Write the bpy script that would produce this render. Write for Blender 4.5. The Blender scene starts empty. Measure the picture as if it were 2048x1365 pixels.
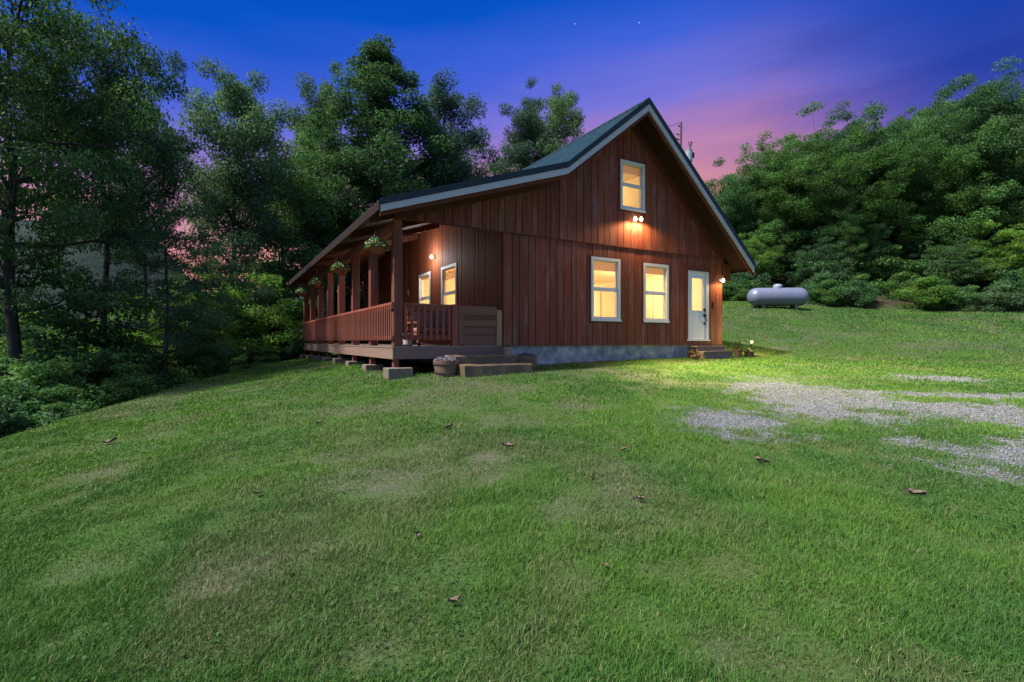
import bpy, math, random
import numpy as np
from mathutils import Vector, Matrix

SC = bpy.context.scene
COL = SC.collection
R = math.radians
CAMH = 1.4                       # camera height; all heights below are in metres above the datum
random.seed(11)

def lin(r, g, b):
    def f(c):
        c /= 255.0
        return c / 12.92 if c <= 0.04045 else ((c + 0.055) / 1.055) ** 2.4
    return (f(r), f(g), f(b), 1.0)

# ------------------------------------------------------------------ mesh builder
class MB:
    def __init__(self):
        self.v = []; self.f = []; self.c = []; self.t = (1, 1, 1)
    def face(self, idx):
        self.f.append(tuple(idx)); self.c.append(self.t)
    def hexa(self, p):            # p: 4 bottom (ccw) + 4 top
        n = len(self.v); self.v += [tuple(q) for q in p]
        for q in ((3, 2, 1, 0), (4, 5, 6, 7), (0, 1, 5, 4), (1, 2, 6, 5), (2, 3, 7, 6), (3, 0, 4, 7)):
            self.face([n + k for k in q])
        return self
    def box(self, x0, x1, y0, y1, z0, z1):
        return self.hexa([(x0, y0, z0), (x1, y0, z0), (x1, y1, z0), (x0, y1, z0),
                          (x0, y0, z1), (x1, y0, z1), (x1, y1, z1), (x0, y1, z1)])
    def quad(self, a, b, c, d):
        n = len(self.v); self.v += [tuple(a), tuple(b), tuple(c), tuple(d)]
        self.face((n, n + 1, n + 2, n + 3)); return self
    def tube(self, pts, rad, seg=8, cap=True):
        pts = [Vector(p) for p in pts]
        if not hasattr(rad, '__len__'): rad = [rad] * len(pts)
        n0 = len(self.v); prev = None
        for i, p in enumerate(pts):
            t = (pts[min(i + 1, len(pts) - 1)] - pts[max(i - 1, 0)])
            t = t.normalized() if t.length > 1e-9 else Vector((0, 0, 1))
            if prev is None:
                a = t.orthogonal().normalized()
            else:
                a = prev - t * prev.dot(t)
                a = a.normalized() if a.length > 1e-6 else t.orthogonal().normalized()
            prev = a; b = t.cross(a)
            for k in range(seg):
                w = 2 * math.pi * k / seg
                self.v.append(tuple(p + (a * math.cos(w) + b * math.sin(w)) * rad[i]))
        for i in range(len(pts) - 1):
            for k in range(seg):
                a0 = n0 + i * seg + k; a1 = n0 + i * seg + (k + 1) % seg
                self.face((a0, a1, a1 + seg, a0 + seg))
        if cap:
            self.face([n0 + k for k in range(seg)][::-1])
            self.face([n0 + (len(pts) - 1) * seg + k for k in range(seg)])
        return self
    def lathe(self, prof, c=(0, 0, 0), seg=20, axis='z'):
        n0 = len(self.v)
        for (r, h) in prof:
            for k in range(seg):
                w = 2 * math.pi * k / seg
                if axis == 'z': q = (c[0] + r * math.cos(w), c[1] + r * math.sin(w), c[2] + h)
                elif axis == 'x': q = (c[0] + h, c[1] + r * math.cos(w), c[2] + r * math.sin(w))
                else: q = (c[0] + r * math.cos(w), c[1] + h, c[2] + r * math.sin(w))
                self.v.append(q)
        for i in range(len(prof) - 1):
            for k in range(seg):
                a0 = n0 + i * seg + k; a1 = n0 + i * seg + (k + 1) % seg
                self.face((a0, a1, a1 + seg, a0 + seg))
        return self
    def build(self, name, mat, parent=None, smooth=False, tint=False, bevel=0):
        me = bpy.data.meshes.new(name)
        me.from_pydata(self.v, [], self.f); me.update()
        if tint:
            a = me.attributes.new('tint', 'FLOAT_COLOR', 'FACE')
            arr = np.ones((len(self.f), 4), np.float32); arr[:, :3] = np.array(self.c, np.float32)
            a.data.foreach_set('color', arr.ravel())
        if smooth: me.polygons.foreach_set('use_smooth', [True] * len(me.polygons))
        if mat: me.materials.append(mat)
        o = bpy.data.objects.new(name, me); COL.objects.link(o)
        if parent is not None: o.parent = parent
        if bevel:
            m = o.modifiers.new('edge', 'BEVEL'); m.width = bevel; m.segments = 2; m.limit_method = 'ANGLE'
        return o

def np_mesh(name, verts, faces, col=None, mat=None, parent=None, smooth=False, vcol=None):
    """verts (n,3), faces list of (k,m) int arrays"""
    me = bpy.data.meshes.new(name)
    me.vertices.add(len(verts)); me.vertices.foreach_set('co', np.asarray(verts, np.float32).ravel())
    loops = np.concatenate([f.ravel() for f in faces]); tot = np.concatenate([np.full(len(f), f.shape[1]) for f in faces])
    st = np.concatenate([[0], np.cumsum(tot)[:-1]])
    me.loops.add(len(loops)); me.loops.foreach_set('vertex_index', loops.astype(np.int32))
    me.polygons.add(len(tot)); me.polygons.foreach_set('loop_start', st.astype(np.int32))
    if smooth: me.polygons.foreach_set('use_smooth', np.ones(len(tot), bool))
    me.update(calc_edges=True)
    for dom, arr, nm in (('FACE', col, 'tint'), ('POINT', vcol, 'mask')):
        if arr is not None:
            a = me.attributes.new(nm, 'FLOAT_COLOR', dom)
            q = np.ones((len(arr), 4), np.float32); q[:, :3] = arr
            a.data.foreach_set('color', q.ravel())
    if mat: me.materials.append(mat)
    if name is None: return me
    o = bpy.data.objects.new(name, me); COL.objects.link(o)
    if parent is not None: o.parent = parent
    return o

def tag(o, label=None, cat=None, group=None, kind=None):
    if label: o['label'] = label
    if cat: o['category'] = cat
    if group: o['group'] = group
    if kind: o['kind'] = kind
    return o
def empty(name, loc=(0, 0, 0), rz=0, parent=None):
    o = bpy.data.objects.new(name, None); COL.objects.link(o)
    o.empty_display_size = 0.2
    o.location = loc; o.rotation_euler = (0, 0, rz)
    if parent is not None: o.parent = parent
    return o
def dup(root, loc=None, rz=None, parent=None):
    c = root.copy(); COL.objects.link(c)
    if parent is not None: c.parent = parent
    if loc is not None: c.location = loc
    if rz is not None: c.rotation_euler = (0, 0, rz)
    for ch in list(root.children): dup(ch, parent=c)
    return c

# ------------------------------------------------------------------ materials
class NT:
    def __init__(self, name):
        self.m = bpy.data.materials.new(name); self.m.use_nodes = True
        self.t = self.m.node_tree; self.t.nodes.clear()
        self.out = self.n('ShaderNodeOutputMaterial')
    def n(self, typ, **kw):
        x = self.t.nodes.new(typ)
        for k, v in kw.items(): setattr(x, k, v)
        return x
    def l(self, a, b): self.t.links.new(a, b)
    def coords(self, scale=(1, 1, 1), kind='Object', rot=(0, 0, 0)):
        tc = self.n('ShaderNodeTexCoord'); mp = self.n('ShaderNodeMapping')
        mp.inputs['Scale'].default_value = scale; mp.inputs['Rotation'].default_value = rot
        self.l(tc.outputs[kind], mp.inputs['Vector']); return mp.outputs['Vector']
    def noise(self, vec, scale=5, detail=4, rough=.6):
        x = self.n('ShaderNodeTexNoise'); x.inputs['Scale'].default_value = scale
        x.inputs['Detail'].default_value = detail; x.inputs['Roughness'].default_value = rough
        if vec is not None: self.l(vec, x.inputs['Vector'])
        return x.outputs['Fac']
    def ramp(self, fac, stops):
        x = self.n('ShaderNodeValToRGB'); e = x.color_ramp.elements
        while len(e) < len(stops): e.new(0.5)
        for i, (p, c) in enumerate(stops): e[i].position = p; e[i].color = c if len(c) == 4 else (*c, 1)
        self.l(fac, x.inputs['Fac']); return x.outputs['Color']
    def mix(self, fac, a, b, mode='MIX'):
        x = self.n('ShaderNodeMix', data_type='RGBA', blend_type=mode)
        for s, v in ((0, fac), (6, a), (7, b)):
            if hasattr(v, 'links'): self.l(v, x.inputs[s])
            elif s == 0: x.inputs[0].default_value = v
            else: x.inputs[s].default_value = v if len(v) == 4 else (*v, 1)
        return x.outputs[2]
    def math(self, op, a, b=None):
        x = self.n('ShaderNodeMath', operation=op)
        for i, v in enumerate((a, b)):
            if v is None: continue
            if hasattr(v, 'links'): self.l(v, x.inputs[i])
            else: x.inputs[i].default_value = v
        return x.outputs[0]
    def attr(self, name):
        x = self.n('ShaderNodeAttribute'); x.attribute_name = name; return x.outputs['Color']
    def bsdf(self, col, rough=.7, metal=0, bump=None, bstr=.3, bdist=.01, spec=.3, **kw):
        b = self.n('ShaderNodeBsdfPrincipled')
        for s, v in (('Base Color', col), ('Roughness', rough), ('Metallic', metal), ('Specular IOR Level', spec)):
            if hasattr(v, 'links'): self.l(v, b.inputs[s])
            else: b.inputs[s].default_value = v
        for k, v in kw.items(): b.inputs[k].default_value = v
        if bump is not None:
            bp = self.n('ShaderNodeBump'); bp.inputs['Strength'].default_value = bstr
            bp.inputs['Distance'].default_value = bdist
            self.l(bump, bp.inputs['Height']); self.l(bp.outputs[0], b.inputs['Normal'])
        return b.outputs[0]
    def done(self, sh): self.l(sh, self.out.inputs['Surface']); return self.m

def wood(name, c1, c2, weather, amount=.45, axis='z', tint=False, rough=.75, gs=1.0):
    n = NT(name)
    s = {'z': (14 * gs, 14 * gs, .9), 'x': (.9, 14 * gs, 14 * gs), 'y': (14 * gs, .9, 14 * gs)}[axis]
    v = n.coords(s); grain = n.noise(v, 2.2, 6, .65)
    col = n.mix(grain, c1, c2)
    s2 = {'z': (3.2, 3.2, .45), 'x': (.5, 3.2, 3.2), 'y': (3.2, .5, 3.2)}[axis]
    w = n.noise(n.coords(s2), 1.6, 7, .72)
    wf = n.ramp(w, [(.50, (0, 0, 0, 1)), (.78, (amount, amount, amount, 1))])
    col = n.mix(wf, col, weather)
    if tint: col = n.mix(1.0, col, n.attr('tint'), 'MULTIPLY')
    return n.done(n.bsdf(col, rough, bump=grain, bstr=.35, bdist=.006, spec=.25))

def plain(name, col, rough=.6, metal=0, var=.15, scale=6, spec=.4, bump=.1):
    n = NT(name); f = n.noise(n.coords(), scale, 5)
    k = n.ramp(f, [(.3, tuple(c * (1 - var) for c in col[:3])), (.7, tuple(min(1, c * (1 + var)) for c in col[:3]))])
    return n.done(n.bsdf(k, rough, metal, bump=f, bstr=bump, bdist=.004, spec=spec))

def emit(name, col, strength):
    n = NT(name); e = n.n('ShaderNodeEmission'); e.inputs[0].default_value = col; e.inputs[1].default_value = strength
    return n.done(e.outputs[0])

M = {}
M['siding'] = wood('stained_siding', lin(104, 51, 37), lin(134, 72, 53), lin(164, 136, 130), .62, 'z', True)
M['porch_siding'] = wood('porch_siding', lin(104, 54, 34), lin(132, 72, 44), lin(130, 84, 56), .15, 'z', True)
M['post'] = wood('post_wood', lin(104, 56, 45), lin(132, 78, 62), lin(175, 150, 145), .35, 'z')
M['rail'] = wood('rail_wood', lin(126, 66, 50), lin(160, 92, 72), lin(180, 150, 140), .35, 'z')
M['railx'] = wood('rail_wood_across', lin(126, 66, 50), lin(160, 92, 72), lin(180, 150, 140), .35, 'x')
M['raily'] = wood('rail_wood_along', lin(126, 66, 50), lin(160, 92, 72), lin(180, 150, 140), .35, 'y')
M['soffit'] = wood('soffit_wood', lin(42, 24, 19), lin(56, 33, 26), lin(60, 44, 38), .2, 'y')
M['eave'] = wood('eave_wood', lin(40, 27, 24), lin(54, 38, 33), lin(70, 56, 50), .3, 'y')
M['rafter'] = wood('rafter_wood', lin(84, 42, 30), lin(106, 56, 42), lin(130, 100, 88), .25, 'x')
M['deckrim'] = wood('deck_rim_wood', lin(126, 98, 86), lin(160, 132, 118), lin(100, 76, 66), .5, 'y')
M['deckrimx'] = wood('deck_rim_wood_across', lin(108, 84, 76), lin(140, 114, 104), lin(84, 66, 60), .5, 'x')
M['deck'] = wood('deck_boards', lin(120, 100, 92), lin(150, 130, 120), lin(165, 150, 145), .4, 'x')
M['gate'] = wood('gate_boards', lin(112, 76, 60), lin(140, 98, 78), lin(90, 64, 52), .4, 'x')
M['pale_post'] = wood('pale_post', lin(150, 122, 88), lin(172, 144, 104), lin(120, 92, 66), .35, 'z')
M['trim'] = plain('white_trim', lin(206, 206, 208), .55, var=.06)
M['fascia'] = wood('white_fascia', lin(168, 168, 172), lin(186, 186, 188), lin(132, 122, 114), .5, 'x')
M['door'] = plain('white_door', lin(214, 216, 222), .45, var=.03, bump=.03)
M['black'] = plain('black_metal', lin(24, 24, 28), .4, var=.2)
M['darkgreen'] = plain('dark_green_metal', lin(18, 38, 40), .5, var=.12)
M['cream'] = plain('cream_paint', (.70, .64, .52, 1), .8, var=.03, bump=.02)
M['planter'] = wood('barrel_wood', lin(110, 84, 72), lin(138, 108, 92), lin(84, 66, 60), .4, 'z')
M['timber'] = wood('landscape_timber', lin(92, 78, 62), lin(122, 106, 84), lin(70, 58, 46), .5, 'x')
M['hoop'] = plain('steel_hoop', lin(110, 100, 96), .5, .6)
M['soil'] = plain('soil', lin(58, 44, 38), .95, var=.4, scale=40, bump=.6)
M['terracotta'] = plain('terracotta', lin(112, 66, 52), .8, var=.15)
M['claypot'] = plain('pale_clay', lin(168, 140, 108), .85, var=.15)
M['coco'] = plain('coco_liner', lin(140, 80, 56), .95, var=.35, scale=60, bump=.8)
M['chain'] = plain('chain_steel', lin(120, 96, 86), .5, .5)
M['tank'] = plain('silver_tank_paint', lin(118, 124, 146), .42, .15, var=.07, scale=2.5, spec=.5)
M['tankdome'] = plain('tank_dome', lin(150, 158, 176), .45, .1)
M['block'] = plain('concrete_footing', lin(120, 108, 94), .9, var=.25, scale=14, bump=.4)
M['pole'] = wood('pole_wood', lin(70, 62, 60), lin(96, 86, 80), lin(120, 110, 105), .3, 'z')
M['galv'] = plain('galvanised', lin(170, 172, 180), .5, .3)
M['porcelain'] = plain('brown_porcelain', lin(80, 62, 66), .3)
M['cushion'] = plain('brown_cushion', lin(150, 112, 100), .9, var=.2, scale=18)
M['tarp'] = plain('dark_tarp', lin(48, 46, 58), .5, var=.4, scale=20)
M['bucket'] = plain('pale_bucket', lin(205, 190, 180), .5, var=.08)
M['butterfly'] = plain('ornament_metal', lin(170, 120, 84), .4, .5)
M['dryleaf'] = plain('dry_leaf', lin(124, 102, 90), .8, var=.35, scale=40)
M['bark'] = wood('bark', (.022, .019, .017, 1), (.050, .043, .037, 1), (.08, .08, .074, 1), .3, 'z', gs=.6)
M['barklight'] = wood('bark_light', (.10, .095, .085, 1), (.17, .16, .15, 1), (.22, .22, .21, 1), .4, 'z', gs=.6)
M['bulb'] = emit('warm_bulb', (1, .76, .40, 1), 7)
M['bulb_small'] = emit('warm_bulb_small', (1, .68, .22, 1), 4)

def roof_mat():
    n = NT('green_roof'); f = n.noise(n.coords((1, .6, 1)), 3, 5)
    c = n.ramp(f, [(.3, lin(54, 84, 90)), (.7, lin(70, 102, 108))])
    return n.done(n.bsdf(c, .42, .25, spec=.5))
M['roof'] = roof_mat()

def foundation_mat():
    n = NT('foundation_blocks'); v = n.coords((1, 1, 1), rot=(R(90), 0, 0))
    b = n.n('ShaderNodeTexBrick'); n.l(v, b.inputs['Vector'])
    b.inputs['Scale'].default_value = 1; b.inputs['Brick Width'].default_value = .81; b.inputs['Row Height'].default_value = .405
    b.inputs['Mortar Size'].default_value = .012; b.inputs['Mortar Smooth'].default_value = .6; b.offset = 0
    b.inputs['Color1'].default_value = (1, 1, 1, 1); b.inputs['Color2'].default_value = (.86, .86, .86, 1)
    b.inputs['Mortar'].default_value = (1.35, 1.35, 1.35, 1)
    f = n.noise(n.coords(), 3.0, 8, .7)
    c = n.ramp(f, [(.3, lin(100, 104, 108)), (.5, lin(150, 150, 152)), (.68, lin(200, 196, 190))])
    c = n.mix(1, c, b.outputs['Color'], 'MULTIPLY')
    return n.done(n.bsdf(c, .9, bump=f, bstr=.5, bdist=.02))
M['foundation'] = foundation_mat()

def glass_mat():
    n = NT('window_glass'); t = n.n('ShaderNodeBsdfTransparent'); g = n.n('ShaderNodeBsdfGlossy')
    g.inputs['Roughness'].default_value = .03; m = n.n('ShaderNodeMixShader')
    lw = n.n('ShaderNodeLayerWeight'); lw.inputs[0].default_value = .5
    n.l(n.math('ADD', n.math('MULTIPLY', n.math('POWER', lw.outputs['Facing'], 4), .5), .03), m.inputs[0]); n.l(t.outputs[0], m.inputs[1]); n.l(g.outputs[0], m.inputs[2])
    return n.done(m.outputs[0])
M['glass'] = glass_mat()

def blind_mat(name, col, trans=.5):
    n = NT(name); d = n.n('ShaderNodeBsdfDiffuse'); t = n.n('ShaderNodeBsdfTranslucent')
    d.inputs[0].default_value = col; t.inputs[0].default_value = col
    m = n.n('ShaderNodeMixShader'); m.inputs[0].default_value = trans
    n.l(d.outputs[0], m.inputs[1]); n.l(t.outputs[0], m.inputs[2]); return n.done(m.outputs[0])
M['blind'] = blind_mat('cloth_blind', (.86, .74, .62, 1), .75)
M['lite_blind'] = blind_mat('door_blind', (.92, .86, .74, 1), .7)

def leaf_mat(name, c1, c2, trans=.36):
    n = NT(name)
    nz = n.noise(n.coords(), .55, 3)
    c = n.mix(nz, c1, c2); c = n.mix(1, c, n.attr('tint'), 'MULTIPLY')
    oi = n.n('ShaderNodeObjectInfo')
    if name.startswith('leaf'): c = n.mix(1, c, n.ramp(oi.outputs['Random'], [(0, (.72, .78, .95, 1)), (.35, (1.0, 1.0, 1.0, 1)), (.7, (1.25, 1.2, .85, 1)), (1, (.85, .9, .8, 1))]), 'MULTIPLY')
    b = n.bsdf(c, .6, spec=.15)
    t = n.n('ShaderNodeBsdfTranslucent'); n.l(n.mix(1, c, (1.1, 1.25, .6), 'MULTIPLY'), t.inputs[0])
    m = n.n('ShaderNodeMixShader'); m.inputs[0].default_value = trans
    n.l(b, m.inputs[1]); n.l(t.outputs[0], m.inputs[2]); return n.done(m.outputs[0])
M['leaf'] = leaf_mat('leaf_green', (.055, .120, .050, 1), (.090, .190, .066, 1))
M['leafdark'] = leaf_mat('leaf_dark', (.038, .088, .044, 1), (.060, .130, .058, 1))
M['leafyellow'] = leaf_mat('leaf_yellow_green', (.090, .185, .042, 1), (.130, .240, .058, 1), .48)
M['leafblue'] = leaf_mat('leaf_blue_green', (.066, .125, .082, 1), (.100, .175, .105, 1))
M['grass'] = leaf_mat('grass_blades', (.90, .95, .90, 1), (1.0, 1.0, 1.0, 1), .25)
M['flower'] = leaf_mat('flower_petals', (.9, .9, .9, 1), (1, 1, 1, 1), .2)

# ------------------------------------------------------------------ noise + terrain
def _hash(ix, iy, s):
    h = (ix.astype(np.int64) * 374761393 + iy.astype(np.int64) * 668265263 + s * 1442695041) & 0x7fffffff
    h = ((h ^ (h >> 13)) * 1274126177) & 0x7fffffff
    return ((h ^ (h >> 16)) & 0xffff) / 65535.0
def vnoise(x, y, s=0):
    x = np.asarray(x, float); y = np.asarray(y, float)
    ix = np.floor(x); iy = np.floor(y); fx = x - ix; fy = y - iy
    fx = fx * fx * (3 - 2 * fx); fy = fy * fy * (3 - 2 * fy)
    a = _hash(ix, iy, s); b = _hash(ix + 1, iy, s); c = _hash(ix, iy + 1, s); d = _hash(ix + 1, iy + 1, s)
    return (a * (1 - fx) + b * fx) * (1 - fy) + (c * (1 - fx) + d * fx) * fy
def fbm(x, y, s=0, o=4):
    t = 0; a = .5
    for k in range(o):
        t = t + a * vnoise(x * 2 ** k + 17.3 * k, y * 2 ** k - 9.1 * k, s + k); a *= .5
    return t / (1 - .5 ** o)
def sstep(x, a, b):
    t = np.clip((np.asarray(x, float) - a) / (b - a), 0, 1); return t * t * (3 - 2 * t)

# survey points of the lawn: (bearing in thousandths, drop in thousandths, distance)
SURV = [(1024, 1365, 2.1), (0, 1365, 2.25), (2048, 1365, 2.05), (1024, 1000, 4.0), (0, 1000, 4.9), (2048, 1000, 4.1),
        (0, 885, 7.8), (300, 792, 12), (450, 748, 16), (612, 716, 22), (800, 758, 10.2), (742, 743, 12), (706, 731, 14),
        (650, 720, 18.5), (1060, 737, 11.7), (1250, 724, 13.2), (1400, 714, 15), (1445, 712, 15.5), (1024, 850, 6.5),
        (1024, 777, 9), (2048, 850, 6.6), (2048, 760, 10), (2048, 700, 16), (2048, 640, 23), (2048, 628, 25), (1700, 700, 16.5),
        (1700, 650, 21), (1556, 616, 24), (1445, 606, 27), (1700, 622, 26), (1500, 660, 19.5), (500, 850, 7.6), (1500, 800, 8.6)]
PTS = [((X - 1024) / 1000 * d, d, -(Y - 682.5) / 1000 * d) for X, Y, d in SURV]
PTS += [(0, -4, -1.9), (8, -4, -1.8), (-8, -4, -2.2), (-5, 26, .0), (4, 26, 1.2), (0, 35, 1.4), (-10, 30, -.8), (-12, 8, -1.9), (-12, 18, -1.3), (20, 5, -1.0), (30, 12, -.3)]
PTS = np.array(PTS)
def _U(r2): return np.where(r2 > 1e-12, r2 * np.log(np.maximum(r2, 1e-12)), 0) * .5
def _tps():
    P = PTS[:, :2]; n = len(P)
    K = _U(((P[:, None] - P[None]) ** 2).sum(-1)) + np.eye(n) * 1.5
    Q = np.c_[np.ones(n), P]
    A = np.block([[K, Q], [Q.T, np.zeros((3, 3))]])
    return np.linalg.solve(A, np.r_[PTS[:, 2], 0, 0, 0])
W = _tps()
EDGE_Y = [-20, 2, 8, 12, 16, 22, 30, 60]; EDGE_X = [-8.0, -7.9, -8.1, -8.7, -9.2, -9.2, -9.6, -12]
def edge_x(y): return np.interp(y, EDGE_Y, EDGE_X)
HA = np.array([11.8, 28.0]); HN = np.array([.212, .977])
def hill_e(x, y): return (x - HA[0]) * HN[0] + (y - HA[1]) * HN[1]
def H(x, y, rough=True):
    """ground height (datum)"""
    x = np.atleast_1d(np.asarray(x, float)); y = np.atleast_1d(np.asarray(y, float))
    cx = np.clip(x, -13, 30); cy = np.clip(y, -5, 34)
    z = np.zeros(x.shape); flat = cx.ravel(), cy.ravel(); out = np.empty(flat[0].size)
    for i in range(0, out.size, 20000):
        a = flat[0][i:i + 20000]; b = flat[1][i:i + 20000]
        r2 = (a[:, None] - PTS[None, :, 0]) ** 2 + (b[:, None] - PTS[None, :, 1]) ** 2
        out[i:i + 20000] = _U(r2) @ W[:len(PTS)] + W[-3] + W[-2] * a + W[-1] * b
    z = out.reshape(x.shape)
    e = np.maximum(hill_e(x, y), 0)
    tx = x / np.maximum(y, 4)
    slope = np.interp(tx, [-.4, -.1, .2, .366, .52, .70, 1.02, 1.6], [0, .02, .04, .08, .225, .285, .41, .46])
    es = 60 * (1 - np.exp(-e / 60)) * 1.25
    z = z + slope * es * sstep(e, -1, 9)
    dl = np.maximum(edge_x(y) - x, 0)
    z = z - 7 * (1 - np.exp(-dl * .55 / 7)) * sstep(dl, -.5, 1.5) 
    if rough: z = z + (fbm(x * 1.3, y * 1.3, 5, 3) - .5) * .05
    return z + CAMH
def hz(x, y): return float(H(x, y)[0])
def ground_at(X, Y):
    """where a sight line from the tripod meets the ground"""
    d = np.linspace(1.5, 45, 2000); x = (X - 1024) / 1000 * d; z = -(Y - 682.5) / 1000 * d + CAMH
    below = np.nonzero(H(x, d) > z)[0]
    k = below[0] if len(below) else -1
    return x[k], d[k], hz(x[k], d[k])

CL = np.array([-.21, 11.68]); UA = R(30)
def loc2w(s, t):                 # house frame -> world
    c, n = math.cos(UA), math.sin(UA)
    return CL[0] + s * c - t * n, CL[1] + s * n + t * c
def w2loc(x, y):
    dx, dy = x - CL[0], y - CL[1]; c, n = math.cos(UA), math.sin(UA)
    return dx * c + dy * n, -dx * n + dy * c

# gravel and bare patches: ellipses (centre, half-lengths, angle) on the ground
def patch(X0, Y0, X1, Y1, X2, Y2):
    a = ground_at(X0, Y0); b = ground_at(X1, Y1); c = ground_at(X2, Y2)
    cx, cy = (a[0] + b[0]) / 2, (a[1] + b[1]) / 2
    ang = math.atan2(b[1] - a[1], b[0] - a[0]); L = math.hypot(b[0] - a[0], b[1] - a[1]) / 2
    wd = abs(-(c[0] - cx) * math.sin(ang) + (c[1] - cy) * math.cos(ang))
    return cx, cy, L, wd, ang
GRAVEL = [patch(1465, 790, 1780, 800, 1620, 770), patch(1600, 795, 2300, 850, 1850, 803), patch(1340, 835, 1600, 850, 1460, 824),
          patch(1660, 780, 2200, 803, 1900, 788), patch(1880, 880, 2300, 960, 2090, 885), patch(1760, 752, 2010, 765, 1880, 754),
          patch(1940, 792, 2300, 800, 2100, 788)]
BARE = [patch(1560, 815, 1700, 828, 1620, 838), patch(760, 800, 960, 806, 860, 795), patch(1060, 768, 1200, 766, 1130, 762),
        patch(640, 985, 960, 950, 800, 1020), patch(180, 1230, 580, 1120, 380, 1240), patch(840, 1000, 1020, 900, 960, 960),
        patch(560, 1340, 760, 1310, 660, 1360), patch(1150, 950, 1290, 1000, 1220, 965), patch(60, 1180, 300, 1110, 200, 1160),
        patch(1900, 650, 2030, 672, 1960, 655)]
def pmask(x, y, pats, soft=.45, seed=3, amp=.9):
    m = np.zeros(np.shape(x)); nz = (fbm(x * 1.7, y * 1.7, seed, 4) - .5) * amp + (fbm(x * 5.2, y * 5.2, seed + 40, 3) - .5) * amp * .8
    for cx, cy, L, wd, an in pats:
        dx, dy = x - cx, y - cy; c, s = math.cos(an), math.sin(an)
        q = np.sqrt(((dx * c + dy * s) / L) ** 2 + ((-dx * s + dy * c) / max(wd, .12)) ** 2)
        m = np.maximum(m, sstep(1 + nz - q, -soft * .5, soft))
    return m
def g_mask(x, y): return pmask(x, y, [(a, b_, c * 1.08, d_ * 1.45, e) for a, b_, c, d_, e in GRAVEL], .7, 3, 1.1)
def b_mask(x, y):
    b = pmask(x, y, BARE, 1.1, 8, 1.9) * .68 * (.35 + .65 * sstep(fbm(x * 3.4, y * 3.4, 55, 3), .36, .62))
    thin = sstep(fbm(x * .9, y * .9, 21, 5), .56, .76) * .42
    return np.maximum(b, thin)

def ground_mat():
    n = NT('lawn_ground'); mk = n.n('ShaderNodeAttribute'); mk.attribute_name = 'mask'
    sep = n.n('ShaderNodeSeparateColor'); n.l(mk.outputs['Color'], sep.inputs[0])
    v = n.coords()
    fine = n.noise(v, 45, 6, .7); mid = n.noise(v, 1.1, 6, .65)
    g = n.ramp(fine, [(.25, (.018, .040, .010, 1)), (.5, (.050, .105, .022, 1)), (.8, (.095, .165, .040, 1))])
    g2 = n.ramp(fine, [(.25, (.030, .045, .014, 1)), (.5, (.075, .105, .032, 1)), (.8, (.125, .150, .060, 1))])
    g = n.mix(n.ramp(mid, [(.42, (0, 0, 0, 1)), (.62, (1, 1, 1, 1))]), g, g2)
    d = n.ramp(fine, [(.25, (.075, .062, .050, 1)), (.75, (.190, .165, .135, 1))])
    vo = n.n('ShaderNodeTexVoronoi'); vo.inputs['Scale'].default_value = 60; n.l(v, vo.inputs['Vector'])
    gr = n.ramp(n.mix(.5, vo.outputs['Color'], fine), [(.2, (.07, .07, .07, 1)), (.55, (.16, .16, .165, 1)), (.85, (.25, .25, .26, 1))])
    f = n.ramp(n.noise(v, 1.7, 6, .7), [(.3, (.035, .028, .018, 1)), (.7, (.07, .055, .035, 1))])
    c = n.mix(sep.outputs[1], g, d); c = n.mix(sep.outputs[0], c, gr); c = n.mix(sep.outputs[2], c, f)
    return n.done(n.bsdf(c, .95, bump=fine, bstr=.7, bdist=.03, spec=.1))

def build_ground():
    def axis(fine0, fine1, step, lo, hi, g=1.13):
        a = list(np.arange(fine0, fine1, step)); s = step
        while a[-1] < hi: s *= g; a.append(a[-1] + s)
        s = step
        while a[0] > lo: s *= g; a.insert(0, a[0] - s)
        return np.array(a)
    xs = axis(-10, 15, .16, -160, 260); ys = axis(.8, 19, .14, -60, 300)
    X, Y = np.meshgrid(xs, ys); Z = H(X, Y)
    s, t = w2loc(X, Y)
    inside = (s > -2.5) & (s < 7.7) & (t > .15) & (t < 13.2)
    Z = np.where(inside, np.minimum(Z, CAMH - .70), Z)
    n = len(xs); idx = np.arange(X.size).reshape(X.shape)
    f = np.stack([idx[:-1, :-1], idx[:-1, 1:], idx[1:, 1:], idx[1:, :-1]], -1).reshape(-1, 4)
    e = hill_e(X, Y)
    woods = np.maximum(sstep(e, .2, 2.2), sstep(edge_x(Y) - X, .3, 1.5))
    woods = np.maximum(woods, inside * 1.0)
    mask = np.stack([g_mask(X, Y), b_mask(X, Y), woods], -1).reshape(-1, 3)
    o = np_mesh('ground', np.stack([X, Y, Z], -1).reshape(-1, 3), [f], mat=ground_mat(), smooth=True, vcol=mask)
    tag(o, kind='structure')
build_ground()

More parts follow.
